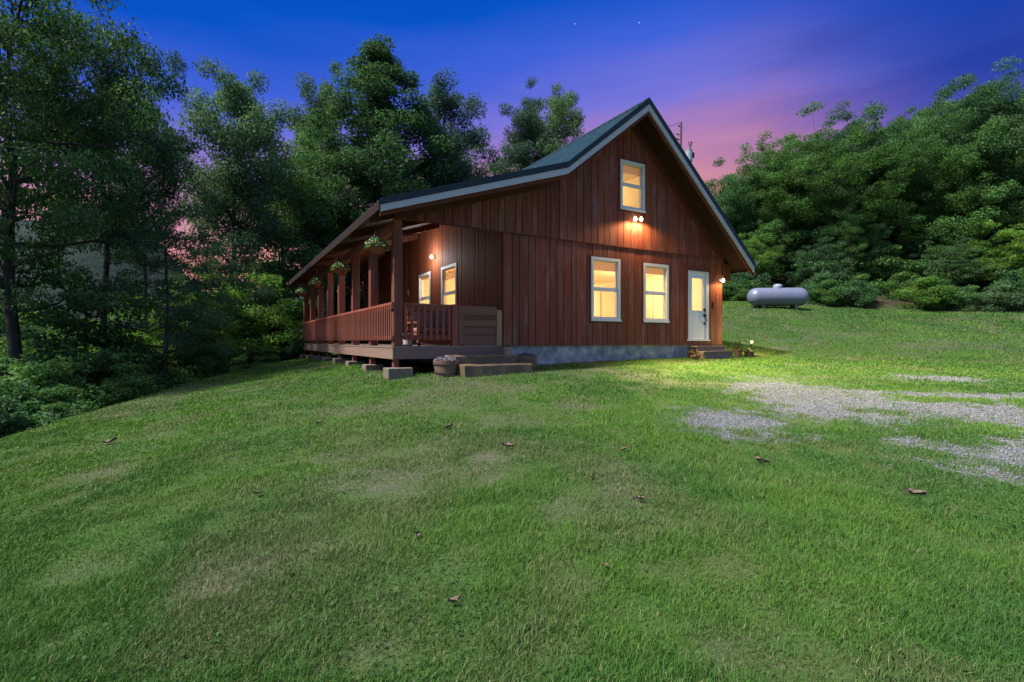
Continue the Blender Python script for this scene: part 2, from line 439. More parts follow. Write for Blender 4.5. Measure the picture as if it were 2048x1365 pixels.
# ------------------------------------------------------------------ grass and gravel (uncountable)
def build_grass():
    rng = np.random.default_rng(5)
    bands = [(1.7, 2.8, 15000), (2.8, 4.2, 9500), (4.2, 6.5, 4600), (6.5, 10, 2100), (10, 15, 900), (15, 29, 300)]
    px, py = [], []
    for d0, d1, rho in bands:
        half = 1.16
        area = half * (d1 ** 2 - d0 ** 2)
        n = int(area * rho)
        d = np.sqrt(rng.uniform(d0 ** 2, d1 ** 2, n)); tx = rng.uniform(-half, half, n)
        px.append(tx * d); py.append(d)
    x = np.concatenate(px); y = np.concatenate(py)
    s, t = w2loc(x, y)
    ok = (x > edge_x(y) - 1.2) & (hill_e(x, y) < .4) & ~((s > -2.45) & (s < 7.8) & (t > .0) & (t < 13.5))
    g = g_mask(x, y); b = b_mask(x, y)
    keep = rng.random(len(x)) < (1 - .93 * sstep(g, .25, .9)) * (1 - .72 * b)
    tuft = fbm(x * 3.1, y * 3.1, 31, 3)
    keep &= rng.random(len(x)) < .35 + 1.3 * sstep(tuft, .25, .6)
    k = ok & keep; x, y, b, s, t, tuft = x[k], y[k], b[k], s[k], t[k], tuft[k]
    n = len(x); z = H(x, y)
    d = np.hypot(x, y)
    near_porch = sstep(s, -3.6, -2.7) * (1 - sstep(s, -2.5, -2.2)) * sstep(t, -.6, .2)
    h = rng.uniform(.020, .044, n) * (.65 + .8 * sstep(tuft, .3, .7)) * (1 - .45 * b) * (1 + 1.0 * near_porch * rng.random(n)) * (1 + .35 * sstep(fbm(x * .5, y * .5, 77, 3), .5, .7))
    w = np.maximum(.0034, d * .00085) * rng.uniform(.8, 1.4, n)
    h = np.maximum(h, w * 2.2)
    az = rng.uniform(0, 2 * np.pi, n); ax, ay = np.cos(az), np.sin(az)
    lean = rng.uniform(.25, 1.25, n) * h; la = rng.normal(.6, 1.3, n); lx, ly = np.cos(la) * lean, np.sin(la) * lean
    V = np.empty((n, 5, 3))
    V[:, 0] = np.stack([x - ax * w / 2, y - ay * w / 2, z - .01], -1); V[:, 1] = np.stack([x + ax * w / 2, y + ay * w / 2, z - .01], -1)
    mx, my, mz = x + lx * .35, y + ly * .35, z + h * .6
    V[:, 2] = np.stack([mx + ax * w * .42, my + ay * w * .42, mz], -1); V[:, 3] = np.stack([mx - ax * w * .42, my - ay * w * .42, mz], -1)
    V[:, 4] = np.stack([x + lx, y + ly, z + h * rng.uniform(.75, 1.05, n)], -1)
    base = np.arange(n)[:, None] * 5
    Q = base + np.array([[0, 1, 2, 3]]); T = base + np.array([[3, 2, 4]])
    hue = fbm(x * .55, y * .55, 12, 4); dry = np.clip(.85 * b + .65 * sstep(fbm(x * 1.1, y * 1.1, 90, 4), .5, .75), 0, 1)
    c1 = np.array([.058, .145, .029]); c2 = np.array([.104, .210, .031]); c3 = np.array([.150, .170, .075]); straw = np.array([.26, .23, .14])
    kk = np.clip(sstep(hue, .35, .65) + .3 * sstep(-x, -1, 4) - .25 * (1 - sstep(y, 3, 7)), 0, 1)[:, None]; col = c1 * (1 - kk) + c2 * kk  # besides hue noise, lawn's light gradient painted in: brighter left, shaded foreground
    col = col * (1 - .7 * dry[:, None]) + c3 * .7 * dry[:, None]
    st = rng.random(n) < .035 + .12 * dry; col[st] = straw
    col = col * rng.uniform(.65, 1.35, n)[:, None]
    o = np_mesh('grass', V.reshape(-1, 3), [Q, T], col=np.concatenate([col, col]), mat=M['grass'])
    tag(o, 'short mown green grass of the lawn around the cabin', 'grass', kind='stuff')
build_grass()

def build_clover():              # broad-leaved weeds low in the turf
    rng = np.random.default_rng(15); n = 26000
    d = np.sqrt(rng.uniform(1.8 ** 2, 7 ** 2, n)); x = rng.uniform(-1.1, 1.1, n) * d; y = d
    p = sstep(fbm(x * 1.1, y * 1.1, 44, 4), .50, .66); k = (rng.random(n) < p) & (x > edge_x(y)) & (g_mask(x, y) < .2) & (b_mask(x, y) < .5)
    x, y = x[k], y[k]; n = len(x); z = H(x, y) + rng.uniform(.015, .045, n)
    r = rng.uniform(.005, .011, n) * (1 + .06 * d[k]); az = rng.uniform(0, 6.28, n); tl = rng.normal(0, .35, (n, 2))
    V = np.empty((n, 5, 3))
    for q, (cu, cv) in enumerate(((-1, 0), (-.2, .62), (.75, .5), (.75, -.5), (-.2, -.62))):
        uu = (cu * np.cos(az) - cv * np.sin(az)) * r; vv = (cu * np.sin(az) + cv * np.cos(az)) * r
        V[:, q] = np.stack([x + uu, y + vv, z + uu * tl[:, 0] + vv * tl[:, 1]], -1)
    F = np.arange(n)[:, None] * 5 + np.arange(5)[None]
    col = np.array([.050, .120, .032]) * rng.uniform(.6, 1.3, n)[:, None]
    tag(np_mesh('clover', V.reshape(-1, 3), [F], col=col, mat=M['grass']), 'broad leaved clover and weeds low in the foreground lawn', 'ground cover', kind='stuff')
build_clover()

def build_gravel():
    rng = np.random.default_rng(6); n = 230000
    d = np.sqrt(rng.uniform(4.0 ** 2, 14 ** 2, n)); tx = rng.uniform(.25, 1.2, n); x, y = tx * d, d
    k = rng.random(n) < np.clip(g_mask(x, y), 0, 1) ** 1.2; x, y = x[k], y[k]; n = len(x)
    r = rng.uniform(.005, .012, n) * np.where(rng.random(n) < .1, 1.5, 1)
    z = H(x, y) + r * .3
    oc = np.array([[1, 0, 0], [0, 1, 0], [-1, 0, 0], [0, -1, 0], [0, 0, .75], [0, 0, -.75]], float)
    V = oc[None] * r[:, None, None] * rng.uniform(.6, 1.3, (n, 6, 1))
    a = rng.uniform(0, 6.28, n); ca, sa = np.cos(a)[:, None], np.sin(a)[:, None]
    V = np.stack([V[..., 0] * ca - V[..., 1] * sa + x[:, None], V[..., 0] * sa + V[..., 1] * ca + y[:, None], V[..., 2] + z[:, None]], -1)
    tri = np.array([[0, 1, 4], [1, 2, 4], [2, 3, 4], [3, 0, 4], [1, 0, 5], [2, 1, 5], [3, 2, 5], [0, 3, 5]])
    F = (np.arange(n)[:, None, None] * 6 + tri[None]).reshape(-1, 3)
    g = rng.uniform(.08, .30, n)[:, None] * np.array([.92, .97, 1.14])
    nt = NT('gravel_stone'); m = nt.done(nt.bsdf(nt.attr('tint'), .9))
    tag(np_mesh('gravel', V.reshape(-1, 3), [F], col=np.repeat(g, 8, 0), mat=m), 'pale crushed gravel scattered in the worn drive', 'gravel', kind='stuff')
build_gravel()

# ------------------------------------------------------------------ the cabin
cabin = empty('log_cabin', (CL[0], CL[1], CAMH - .11), UA)
cabin.name = 'wooden_cabin'
tag(cabin, 'red brown board sided cabin with green metal roof and long covered porch', 'cabin')
PROF = [(-3.08, 2.79), (1.30, 4.26), (3.89, 6.37), (8.26, 2.47)]
RY0, RY1 = -.75, 14.2
def roof_z(x):
    return float(np.interp(x, [p[0] for p in PROF], [p[1] for p in PROF]))
WGT = [1.0, 1.12, 1.3, 1.3]
def strip(mb, top, bot, y0, y1, prof=PROF, wg=WGT):
    for i in range(len(prof) - 1):
        (xa, za), (xb, zb) = prof[i], prof[i + 1]; wa, wb = wg[i], wg[i + 1]
        mb.hexa([(xa, y0, za + bot * wa), (xb, y0, zb + bot * wb), (xb, y1, zb + bot * wb), (xa, y1, za + bot * wa),
                 (xa, y0, za + top * wa), (xb, y0, zb + top * wb), (xb, y1, zb + top * wb), (xa, y1, za + top * wa)])
    return mb
roof = strip(MB(), 0, -.035, RY0 + .002, RY1)
for i in range(3):
    (xa, za), (xb, zb) = PROF[i], PROF[i + 1]; y = RY0 + .2
    while y < RY1 - .1:
        roof.hexa([(xa, y, za + .001), (xb, y, zb + .001), (xb, y + .035, zb + .001), (xa, y + .035, za + .001),
                   (xa, y + .01, za + .04), (xb, y + .01, zb + .04), (xb, y + .025, zb + .04), (xa, y + .025, za + .04)]); y += .23
roof_o = roof.build('roof', M['roof'], cabin)
cap = MB(); rz0 = PROF[2][1]
for sgn in (-1, 1):
    x1 = PROF[2][0] + sgn * .16; z1 = roof_z(x1)
    p = [(PROF[2][0], rz0), (x1, z1)]
    cap.hexa([(p[0][0], RY0 - .03, p[0][1] + .032), (p[1][0], RY0 - .03, p[1][1] + .032), (p[1][0], RY1, p[1][1] + .032), (p[0][0], RY1, p[0][1] + .032),
              (p[0][0], RY0 - .03, p[0][1] + .055), (p[1][0], RY0 - .03, p[1][1] + .05), (p[1][0], RY1, p[1][1] + .05), (p[0][0], RY1, p[0][1] + .055)])
cap.build('ridge_cap', M['darkgreen'], roof_o)
strip(MB(), .03, -.095, RY0 - .055, RY0).build('roof_trim', M['darkgreen'], roof_o)
strip(MB(), -.098, -.225, RY0 - .045, RY0 - .002).build('fascia', M['fascia'], roof_o)
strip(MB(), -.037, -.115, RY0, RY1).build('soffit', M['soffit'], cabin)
strip(MB(), -.117, -.30, RY0, RY0 + .045).build('fly_rafter', M['rafter'], cabin)
strip(MB(), -.117, -.34, -.075, -.030, [(-2.6, roof_z(-2.6)), (1.30, 4.26), (3.89, 6.37), (7.80, roof_z(7.8))], [1, 1.12, 1.3, 1.3]).build('rake_board', M['rafter'], cabin)
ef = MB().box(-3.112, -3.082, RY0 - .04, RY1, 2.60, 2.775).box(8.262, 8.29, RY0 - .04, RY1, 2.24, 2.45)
ef.build('eave_board', M['eave'], cabin)

# openings: (a0, a1, z0, z1)
W1 = (2.605, 3.57, .66, 2.29); W2 = (4.45, 5.40, .66, 2.27); WL = (3.575, 4.44, 3.68, 4.98); DR = (6.22, 7.14, .13, 2.20)
P1 = (2.62, 3.72, .72, 2.28); P2 = (4.66, 5.69, .72, 2.28)
rb = random.Random(4)
def boards(mb, back, a0, a1, zb, zt, opens, M3, wide=(.20, .34), groove=.017, proud=.026, seed=0):
    """vertical boards between a0 and a1; M3(a, depth, z) -> point; depth negative is outwards"""
    r = random.Random(seed); xs = [a0]; flip = 0
    while xs[-1] < a1 - .1:
        flip ^= 1
        xs.append(xs[-1] + (r.uniform(*wide) if flip else r.uniform(wide[0] * .6, wide[1] * .75)))
    xs[-1] = a1
    brk = sorted(set([round(x, 4) for x in xs] + [round(q, 4) for o in opens for q in o[:2]]))
    kink = [p[0] for p in PROF if a0 < p[0] < a1]
    tints = {}
    for i in range(len(brk) - 1):
        l, rr = brk[i], brk[i + 1]
        if rr - l < .004: continue
        mid = (l + rr) / 2; key = max([x for x in xs if x <= mid + 1e-6])
        if key not in tints:
            k = r.uniform(.8, 1.15); tints[key] = (k * r.uniform(.97, 1.05), k * r.uniform(.88, 1.1), k * r.uniform(.86, 1.14), r.uniform(-.004, .006))
        tt = tints[key]; mb.t = tt[:3]
        ops = sorted([o for o in opens if o[0] < mid < o[1]], key=lambda o: o[2])
        spans = []; lo = 'b'
        for o in ops: spans.append((lo, o[2])); lo = o[3]
        spans.append((lo, 't'))
        for z0, z1 in spans:
            def zz(a, q):
                return (zb(a) if q == 'b' else zt(a) if q == 't' else q)
            gl = groove / 2 if any(abs(l - x) < 1e-4 for x in xs) else 0; gr = groove / 2 if any(abs(rr - x) < 1e-4 for x in xs) else 0
            l2, r2 = l + gl, rr - gr
            if min(zz(l, z1) - zz(l, z0), zz(rr, z1) - zz(rr, z0)) < -.02: continue
            pr = proud + tt[3]
            mb.hexa([M3(l2, -pr, zz(l2, z0)), M3(r2, -pr, zz(r2, z0)), M3(r2, 0, zz(r2, z0)), M3(l2, 0, zz(l2, z0)),
                     M3(l2, -pr, zz(l2, z1)), M3(r2, -pr, zz(r2, z1)), M3(r2, 0, zz(r2, z1)), M3(l2, 0, zz(l2, z1))])
            back.t = (.5, .5, .5)
            back.hexa([M3(l, .002, zz(l, z0)), M3(rr, .002, zz(rr, z0)), M3(rr, .05, zz(rr, z0)), M3(l, .05, zz(l, z0)),
                       M3(l, .002, zz(l, z1)), M3(rr, .002, zz(rr, z1)), M3(rr, .05, zz(rr, z1)), M3(l, .05, zz(l, z1))])
GY = lambda dy: (lambda a, d, z: (a, dy + d, z))
low = MB(); back = MB()
boards(low, back, 0, 7.78, lambda a: 0.0, lambda a: 2.63, [W1, W2, DR], GY(0), seed=3)
low.box(-.002, .06, -.034, .05, 0, 2.64)
up = MB()
under = lambda a: roof_z(a) - .118
boards(up, back, -2.58, 7.78, lambda a: 2.665 if a < -.01 else 2.63, under, [WL], GY(-.028), seed=9)
# side walls
SX = lambda a, d, z: (d, a, z)
side = MB()
boards(side, back, .05, 13.3, lambda a: 0.0, lambda a: roof_z(0) - .12, [P1, P2], SX, wide=(.13, .2), groove=.012, seed=5)
low.t = (1, 1, 1); low.box(7.70, 7.78, .05, 13.3, 0, roof_z(7.78) - .12)
low.box(0, 7.78, 13.25, 13.3, 0, 2.7)
n0 = len(low.v); low.v += [(0, 13.3, 2.7), (7.78, 13.3, 2.7), (7.78, 13.3, roof_z(7.78) - .12), (3.89, 13.3, 6.2), (1.3, 13.3, 4.1), (0, 13.3, 3.7)]
low.face(range(n0, n0 + 6))
low.build('wall', M['siding'], cabin, tint=True)
up.build('gable_wall', M['siding'], cabin, tint=True)
side.build('porch_wall', M['porch_siding'], cabin, tint=True)
back.build('sheathing', M['siding'], cabin, tint=True)
tr = MB().box(-2.58, 7.79, -.062, -.055, 2.632, 2.655)
tr.build('belt_flashing', M['rafter'], cabin)
MB().box(.03, 7.75, .035, .25, -1.1, -.001).box(7.5, 7.752, .25, 13.2, -1.1, -.001).box(.03, .25, .25, 13.2, -1.1, -.05).build('foundation', M['foundation'], cabin)
MB().box(7.782, 8.10, -.09, -.032, 1.98, 2.52).build('eave_bracket', M['rafter'], cabin, bevel=.02)

# lit rooms
def room(mb, x0, x1, y0, y1, z0, z1, opens_front=(), opens_side=()):
    mb.quad((x0, y0, z0), (x1, y0, z0), (x1, y1, z0), (x0, y1, z0)); mb.quad((x0, y0, z1), (x1, y0, z1), (x1, y1, z1), (x0, y1, z1))
    mb.quad((x1, y0, z0), (x1, y1, z0), (x1, y1, z1), (x1, y0, z1)); mb.quad((x0, y1, z0), (x1, y1, z0), (x1, y1, z1), (x0, y1, z1))
    for opens, a0, a1, P in ((opens_front, x0, x1, lambda a, z: (a, y0, z)), (opens_side, y0, y1, lambda a, z: (x0, a, z))):
        br = sorted([a0, a1] + [q for o in opens for q in o[:2]])
        for l, r in zip(br[:-1], br[1:]):
            op = [o for o in opens if o[0] < (l + r) / 2 < o[1]]
            for za, zb_ in ([(z0, op[0][2]), (op[0][3], z1)] if op else [(z0, z1)]):
                mb.quad(P(l, za), P(r, za), P(r, zb_), P(l, zb_))
    return mb
rm = room(MB(), .10, 7.66, .10, 13.1, .02, 2.45, (W1, W2, DR), (P1, P2))
rm.box(2.2, 5.6, 4.6, 4.72, .02, 2.45).box(.11, 3.4, 6.3, 6.4, .02, 2.45)
rm.build('interior_wall', M['cream'], cabin)
room(MB(), 2.7, 5.1, .08, 4.5, 2.75, 5.02, (WL,)).build('loft_wall', M['cream'], cabin)
fit = MB()
fit.box(7.63, 7.655, .15, 4.5, .03, .14)
for (ya, yb) in ((1.9, 2.75), (4.75, 5.6)):
    MB().box(7.61, 7.655, ya, ya + .09, .145, 2.12).box(7.61, 7.655, yb, yb + .09, .145, 2.12).box(7.61, 7.655, ya, yb + .09, 2.1205, 2.21).build('door_casing', M['trim'], cabin)
MB().box(7.10, 7.60, 2.95, 4.4, .03, .90).box(7.05, 7.60, 2.92, 4.43, .901, .94).build('cabinet', M['claypot'], cabin)
MB().lathe([(.08, .94), (.09, .96), (.02, .98), (.02, 1.2), (.03, 1.22), (.16, 1.2), (.10, 1.45), (.001, 1.45)], (7.3, 3.6, .0), 16).build('table_lamp', M['trim'], cabin)
fit.build('skirting', M['trim'], cabin)

def window(name, o, M3, trim=.065, blind=.24, railz=.5):
    a0, a1, z0, z1 = o; fr = MB()
    def bx(mb, l, r, d0, d1, b, t):
        mb.hexa([M3(l, d0, b), M3(r, d0, b), M3(r, d1, b), M3(l, d1, b), M3(l, d0, t), M3(r, d0, t), M3(r, d1, t), M3(l, d1, t)])
    bx(fr, a0 - .015, a0 + trim, -.045, .10, z0 - .01, z1 + .015); bx(fr, a1 - trim, a1 + .015, -.045, .10, z0 - .01, z1 + .015)
    bx(fr, a0 + trim, a1 - trim, -.045, .10, z1 - trim, z1 + .015); bx(fr, a0 + trim, a1 - trim, -.045, .10, z0 - .01, z0 + trim)
    bx(fr, a0 - .03, a1 + .03, -.065, -.046, z0 - .03, z0 + .02)
    f = fr.build('window', M['trim'], cabin)
    sm = MB(); zm = z0 + (z1 - z0) * railz; i0, i1 = a0 + trim + .001, a1 - trim - .001
    bx(sm, i0, i1, -.012, .045, zm - .028, zm + .028)
    for (b, t, dd) in ((z0 + trim, zm - .028, -.010), (zm + .028, z1 - trim, .02)):
        bx(sm, i0, i0 + .028, dd, dd + .03, b, t); bx(sm, i1 - .028, i1, dd, dd + .03, b, t)
        bx(sm, i0 + .028, i1 - .028, dd, dd + .03, b, b + .025); bx(sm, i0 + .028, i1 - .028, dd, dd + .03, t - .025, t)
    sm.build('sash', M['trim'], f)
    pn = MB()
    for (b, t, dd) in ((z0 + trim, zm, .005), (zm, z1 - trim, .035)):
        pn.quad(M3(i0 + .01, dd, b), M3(i1 - .01, dd, b), M3(i1 - .01, dd, t), M3(i0 + .01, dd, t))
    pn.build('pane', M['glass'], f)
    if blind:
        bm_ = MB(); bx(bm_, i0 + .005, i1 - .005, .075, .085, z1 - trim - blind, z1 - trim)
        for k in range(5): bx(bm_, i0 + .005, i1 - .005, .070, .090, z1 - trim - blind + .01 + k * .045, z1 - trim - blind + .03 + k * .045)
        bm_.build('blind', M['blind'], f)
    # brown outer casing
    cs = MB(); e0, e1 = a0 - .016, a1 + .016
    bx(cs, e0 - .05, e0, -.034, 0, z0 - .07, z1 + .05); bx(cs, e1, e1 + .05, -.034, 0, z0 - .07, z1 + .05)
    bx(cs, e0, e1, -.034, 0, z1 + .016, z1 + .05); bx(cs, e0, e1, -.034, 0, z0 - .07, z0 - .031)
    cs.build('casing', M['rafter'], f)
    return f
window('w', W1, GY(0), blind=.25); window('w', W2, GY(0), blind=.2); window('w', WL, GY(-.028), blind=.22, railz=.52)
window('w', P1, SX, blind=.3); window('w', P2, SX, blind=.08)

# door
a0, a1, z0, z1 = DR
df = MB().box(a0, a0 + .055, -.04, .08, z0 + .03, z1).box(a1 - .11, a1, -.04, .08, z0 + .03, z1).box(a0 + .055, a1 - .11, -.04, .08, z1 - .05, z1).box(a0 - .03, a1 + .02, -.075, .08, z0 - .02, z0 + .028)
dframe = df.build('door_frame', M['trim'], cabin)
x0, x1 = a0 + .06, a1 - .115; gz0, gz1 = 1.02, 1.99
d = MB().box(x0, x0 + .11, -.018, .022, z0 + .03, z1 - .052).box(x1 - .15, x1, -.018, .022, z0 + .03, z1 - .052)
d.box(x0 + .11, x1 - .15, -.018, .022, gz1, z1 - .052).box(x0 + .11, x1 - .15, -.018, .022, z0 + .03, gz0)
for (l, r, b, t) in ((x0 + .10, x0 + .118, gz0 - .012, gz1 + .012), (x1 - .158, x1 - .14, gz0 - .012, gz1 + .012), (x0 + .118, x1 - .158, gz1 - .006, gz1 + .012), (x0 + .118, x1 - .158, gz0 - .012, gz0 + .006)):
    d.box(l, r, -.03, -.0181, b, t)
door = d.build('door', M['door'], cabin)
MB().quad((x0 + .11, 0, gz0), (x1 - .15, 0, gz0), (x1 - .15, 0, gz1), (x0 + .11, 0, gz1)).build('pane', M['glass'], door)
MB().quad((x0 + .11, .018, gz0), (x1 - .15, .018, gz0), (x1 - .15, .018, gz1), (x0 + .11, .018, gz1)).build('blind', M['lite_blind'], door)
hx = x1 - .07
MB().box(hx - .035, hx + .035, -.05, -.0185, 1.0, 1.09).build('deadbolt', M['black'], door, bevel=.006)
MB().box(hx - .035, hx + .035, -.045, -.0185, .83, .93).box(hx - .005, hx + .085, -.085, -.065, .87, .89).tube([(hx, -.045, .88), (hx, -.085, .88)], .012).tube([(hx + .02, -.045, .66), (hx + .035, -.075, .72), (hx + .03, -.07, .80), (hx + .01, -.045, .84)], .011).box(hx - .02, hx + .035, -.045, -.0185, .60, .67).build('handle', M['black'], door)
MB().box(a0 - .07, a1 + .07, -.06, -.030, z1 + .002, z1 + .07).box(a0 - .07, a0 - .002, -.045, -.028, z0 - .02, z1).box(a1 + .002, a1 + .08, -.045, -.028, z0 - .02, z1).build('door_casing', M['rafter'], cabin)
MB().box(7.30, 7.345, -.05, -.028, 1.10, 1.30).build('doorbell', M['black'], cabin, bevel=.006)

# porch structure
POSTS = [k * 1.9 + .1 for k in range(8)]
for i, t in enumerate(POSTS):
    w = .095; yb = t - .1 if i == 0 else t - w
    MB().box(-2.59, -2.40, yb, yb + .19, 0.001, 2.44).build('post', M['post'], cabin, bevel=.006)
MB().box(-2.575, -2.415, -.0, 13.5, 2.442, 2.66).build('porch_beam', M['raily'], cabin)
RT = POSTS[:]
for i, t in enumerate(RT):
    y = t + .02
    zA, zB = roof_z(-3.06) - .117, roof_z(-.03) - .117
    mb = MB().hexa([(-3.06, y, zA - .15), (-.03, y, zB - .18), (-.03, y + .05, zB - .18), (-3.06, y + .05, zA - .15),
                    (-3.06, y, zA), (-.03, y, zB), (-.03, y + .05, zB), (-3.06, y + .05, zA)])
    mb.build('rafter', M['rafter'], cabin)
dk = MB(); y = 0.0
while y < 13.35:
    dk.box(-2.62, -.03, y, y + .135, -.032, 0); y += .14
dk.build('deck', M['deck'], cabin)
MB().box(-2.61, -2.565, .045, 13.4, -.27, -.034).build('deck_rim', M['deckrim'], cabin)
MB().box(-2.61, -.0, .0, .044, -.27, -.034).build('deck_rim', M['deckrimx'], cabin)
for i, t in enumerate(POSTS):
    x, yy = loc2w(-2.5, t); gz = hz(x, yy) - (CAMH - .11)
    top = max(gz + (.20 if i == 0 else .14), -.55)
    MB().box(-2.56, -2.44, t + .02, t + .14, top, -.272).build('stub_post', M['post'], cabin)
    sz = .25 if i == 0 else .21
    off = -.12 if i == 0 else 0
    MB().box(-2.5 - sz - .02, -2.5 + sz, t - .2 + off, t + .2 + off, gz - .15, top - .002).build('footing', M['block'], cabin, bevel=.012)
# long railing
rl = MB()
for i in range(7):
    yA, yB = POSTS[i] + (.09 if i == 0 else .095), POSTS[i + 1] - .095
    rl.box(-2.57, -2.43, yA, yB, .875, .915)
rl.box(-2.64, -2.592, .0, 13.45, .868, .918).box(-2.628, -2.594, .0, 13.45, .78, .866)
railing = rl.build('railing', M['raily'], cabin)
MB().box(-2.628, -2.594, .0, 13.45, .145, .225).build('bottom_rail', M['raily'], railing)
bal = MB().box(-2.652, -2.630, -.019, .019, .125, .862).build('baluster', M['rail'], railing)
nb = 95; first = True
for k in range(nb):
    y = .05 + k * 13.35 / nb
    b = bal if first else bal.copy()
    if not first: COL.objects.link(b); b.parent = railing
    first = False
    b.location = (0, y, 0)
# front railing
r2 = MB().box(-2.40, -1.275, .03, .16, .875, .915).box(-2.40, -1.275, .05, .13, .77, .873)
fr_rail = r2.build('railing', M['railx'], cabin)
MB().box(-2.40, -1.275, .05, .13, .145, .235).build('bottom_rail', M['railx'], fr_rail)
bal2 = MB().box(-.029, .029, .008, .049, .13, .86).build('baluster', M['rail'], fr_rail)
for k in range(8):
    b = bal2 if k == 0 else bal2.copy()
    if k: COL.objects.link(b); b.parent = fr_rail
    b.location = (-2.335 + k * .142, 0, 0)
nw = MB().box(-1.275, -1.135, -.0, .14, 0.001, .89)
nw.hexa([(-1.275, 0, .89), (-1.135, 0, .89), (-1.135, .14, .89), (-1.275, .14, .89), (-1.24, .02, .925), (-1.165, .02, .925), (-1.165, .12, .925), (-1.24, .12, .925)])
nw.build('newel_post', M['pale_post'] if False else M['rail'], cabin)
gt = MB()
zz = .03
for k, hh in enumerate((.20, .035, .17, .17, .035, .13, .14)):
    dep = .0 if k in (2, 5) else .016
    gt.box(-1.10, -.17, .03 + dep, .07, zz, zz + hh - .006); zz += hh
gt.box(-1.118, -1.0, .0, .029, .03, .70).box(-1.118, -.17, -.004, .0285, .70, .90)
gt.box(-1.0, -.17, .002, .0285, .44, .58).box(-1.0, -.17, .004, .0285, .0, .03)
gate = gt.build('porch_gate', M['gate'], cabin)
MB().box(-.165, -.035, -.02, .10, .0, .83).build('newel_post', M['pale_post'], cabin, bevel=.006)

# lamps fixed to the walls
def wall_light(name_pts, mount, facing, power, bulbs, color=(1, .58, .24)):
    base = MB()
    if facing == 'y':
        base.lathe([(0, -.03), (.055, -.03), (.06, -.012), (.06, 0)], mount, 14, 'y')
        for bx, bz in bulbs:
            base.tube([(mount[0], mount[1] - .03, mount[2]), (mount[0] + bx * .6, mount[1] - .10, mount[2]), (mount[0] + bx, mount[1] - .11, mount[2] + bz * .5)], .014, 6)
    else:
        base.lathe([(0, -.03), (.055, -.03), (.06, -.012), (.06, 0)], mount, 14, 'x')
        for bx, bz in bulbs:
            base.tube([(mount[0] - .03, mount[1], mount[2]), (mount[0] - .10, mount[1] + bx * .6, mount[2]), (mount[0] - .11, mount[1] + bx, mount[2] + bz * .5)], .014, 6)
    lo = base.build('wall_light', M['galv'], cabin)
    for bx, bz in bulbs:
        c = (mount[0] + bx, mount[1] - .12, mount[2] + bz) if facing == 'y' else (mount[0] - .12, mount[1] + bx, mount[2] + bz)
        b = MB().lathe([(0.001, -.06), (.03, -.045), (.045, -.01), (.04, .025), (.02, .05), (.014, .07)], c, 12)
        b.build('bulb', M['bulb'], lo, smooth=True)
        L = bpy.data.lights.new('bulb_glow', 'SPOT' if facing == 'y' else 'POINT'); L.energy = power / len(bulbs)
        if facing == 'y': L.spot_size = R(168); L.spot_blend = .35; L.color = color; L.shadow_soft_size = .05
        ob = bpy.data.objects.new('bulb_glow', L); COL.objects.link(ob); ob.parent = cabin
        ob.location = (c[0], c[1] - .07, c[2] - .02) if facing == 'y' else (c[0] - .30, c[1], c[2] - .02)
wall_light('gable', (4.10, -.057, 3.44), 'y', 110, [(-.11, -.03), (.11, -.01)])
wall_light('door', (7.66, -.029, 1.99), 'y', 26, [(0, -.02)])
wall_light('porch', (-.028, 4.25, 2.70), 'x', 34, [(0, -.02)])
for sx_ in (-.11, .11):
    L = bpy.data.lights.new('flood_beam', 'SPOT'); L.energy = 1700; L.color = (1, .80, .34); L.shadow_soft_size = .06; L.spot_size = R(104); L.spot_blend = .8
    ob = bpy.data.objects.new('flood_beam', L); COL.objects.link(ob); ob.parent = cabin; ob.location = (4.10 + sx_, -.26, 3.38)
    ob.rotation_euler = Vector((-.15 if sx_ < 0 else -.45, .95, .95)).to_track_quat('Z', 'Y').to_euler()
for (x, y, z, e) in ((2.2, 2.2, 1.6, 62), (6.2, 2.2, 1.7, 68), (1.3, 4.4, 1.5, 50), (2.2, 6.6, 2.1, 120), (5.5, 7.5, 2.2, 90), (3.2, 11, 2.2, 170), (3.9, 2.4, 4.75, 46)):
    L = bpy.data.lights.new('room_lamp', 'POINT'); L.energy = e; L.color = (1, .66, .30); L.shadow_soft_size = .2
    ob = bpy.data.objects.new('room_lamp', L); COL.objects.link(ob); ob.parent = cabin; ob.location = (x, y, z)

# wall ornament
orn = MB()
for sgn in (-1, 1):
    n0 = len(orn.v); orn.v += [(-.045, 6.77, 1.83), (-.06, 6.77 + sgn * .16, 1.93), (-.06, 6.77 + sgn * .19, 1.84), (-.05, 6.77 + sgn * .05, 1.78), (-.055, 6.77 + sgn * .12, 1.70), (-.05, 6.77 + sgn * .02, 1.75)]
    orn.face((n0, n0 + 1, n0 + 2, n0 + 3)); orn.face((n0 + 3, n0 + 4, n0 + 5))
orn.tube([(-.045, 6.77, 1.70), (-.045, 6.77, 1.88)], .012, 6)
oo = orn.build('wall_ornament', M['butterfly'])
oo.location = cabin.location; oo.rotation_euler = cabin.rotation_euler
tag(oo, 'small copper coloured winged ornament on the dark porch wall', 'ornament')

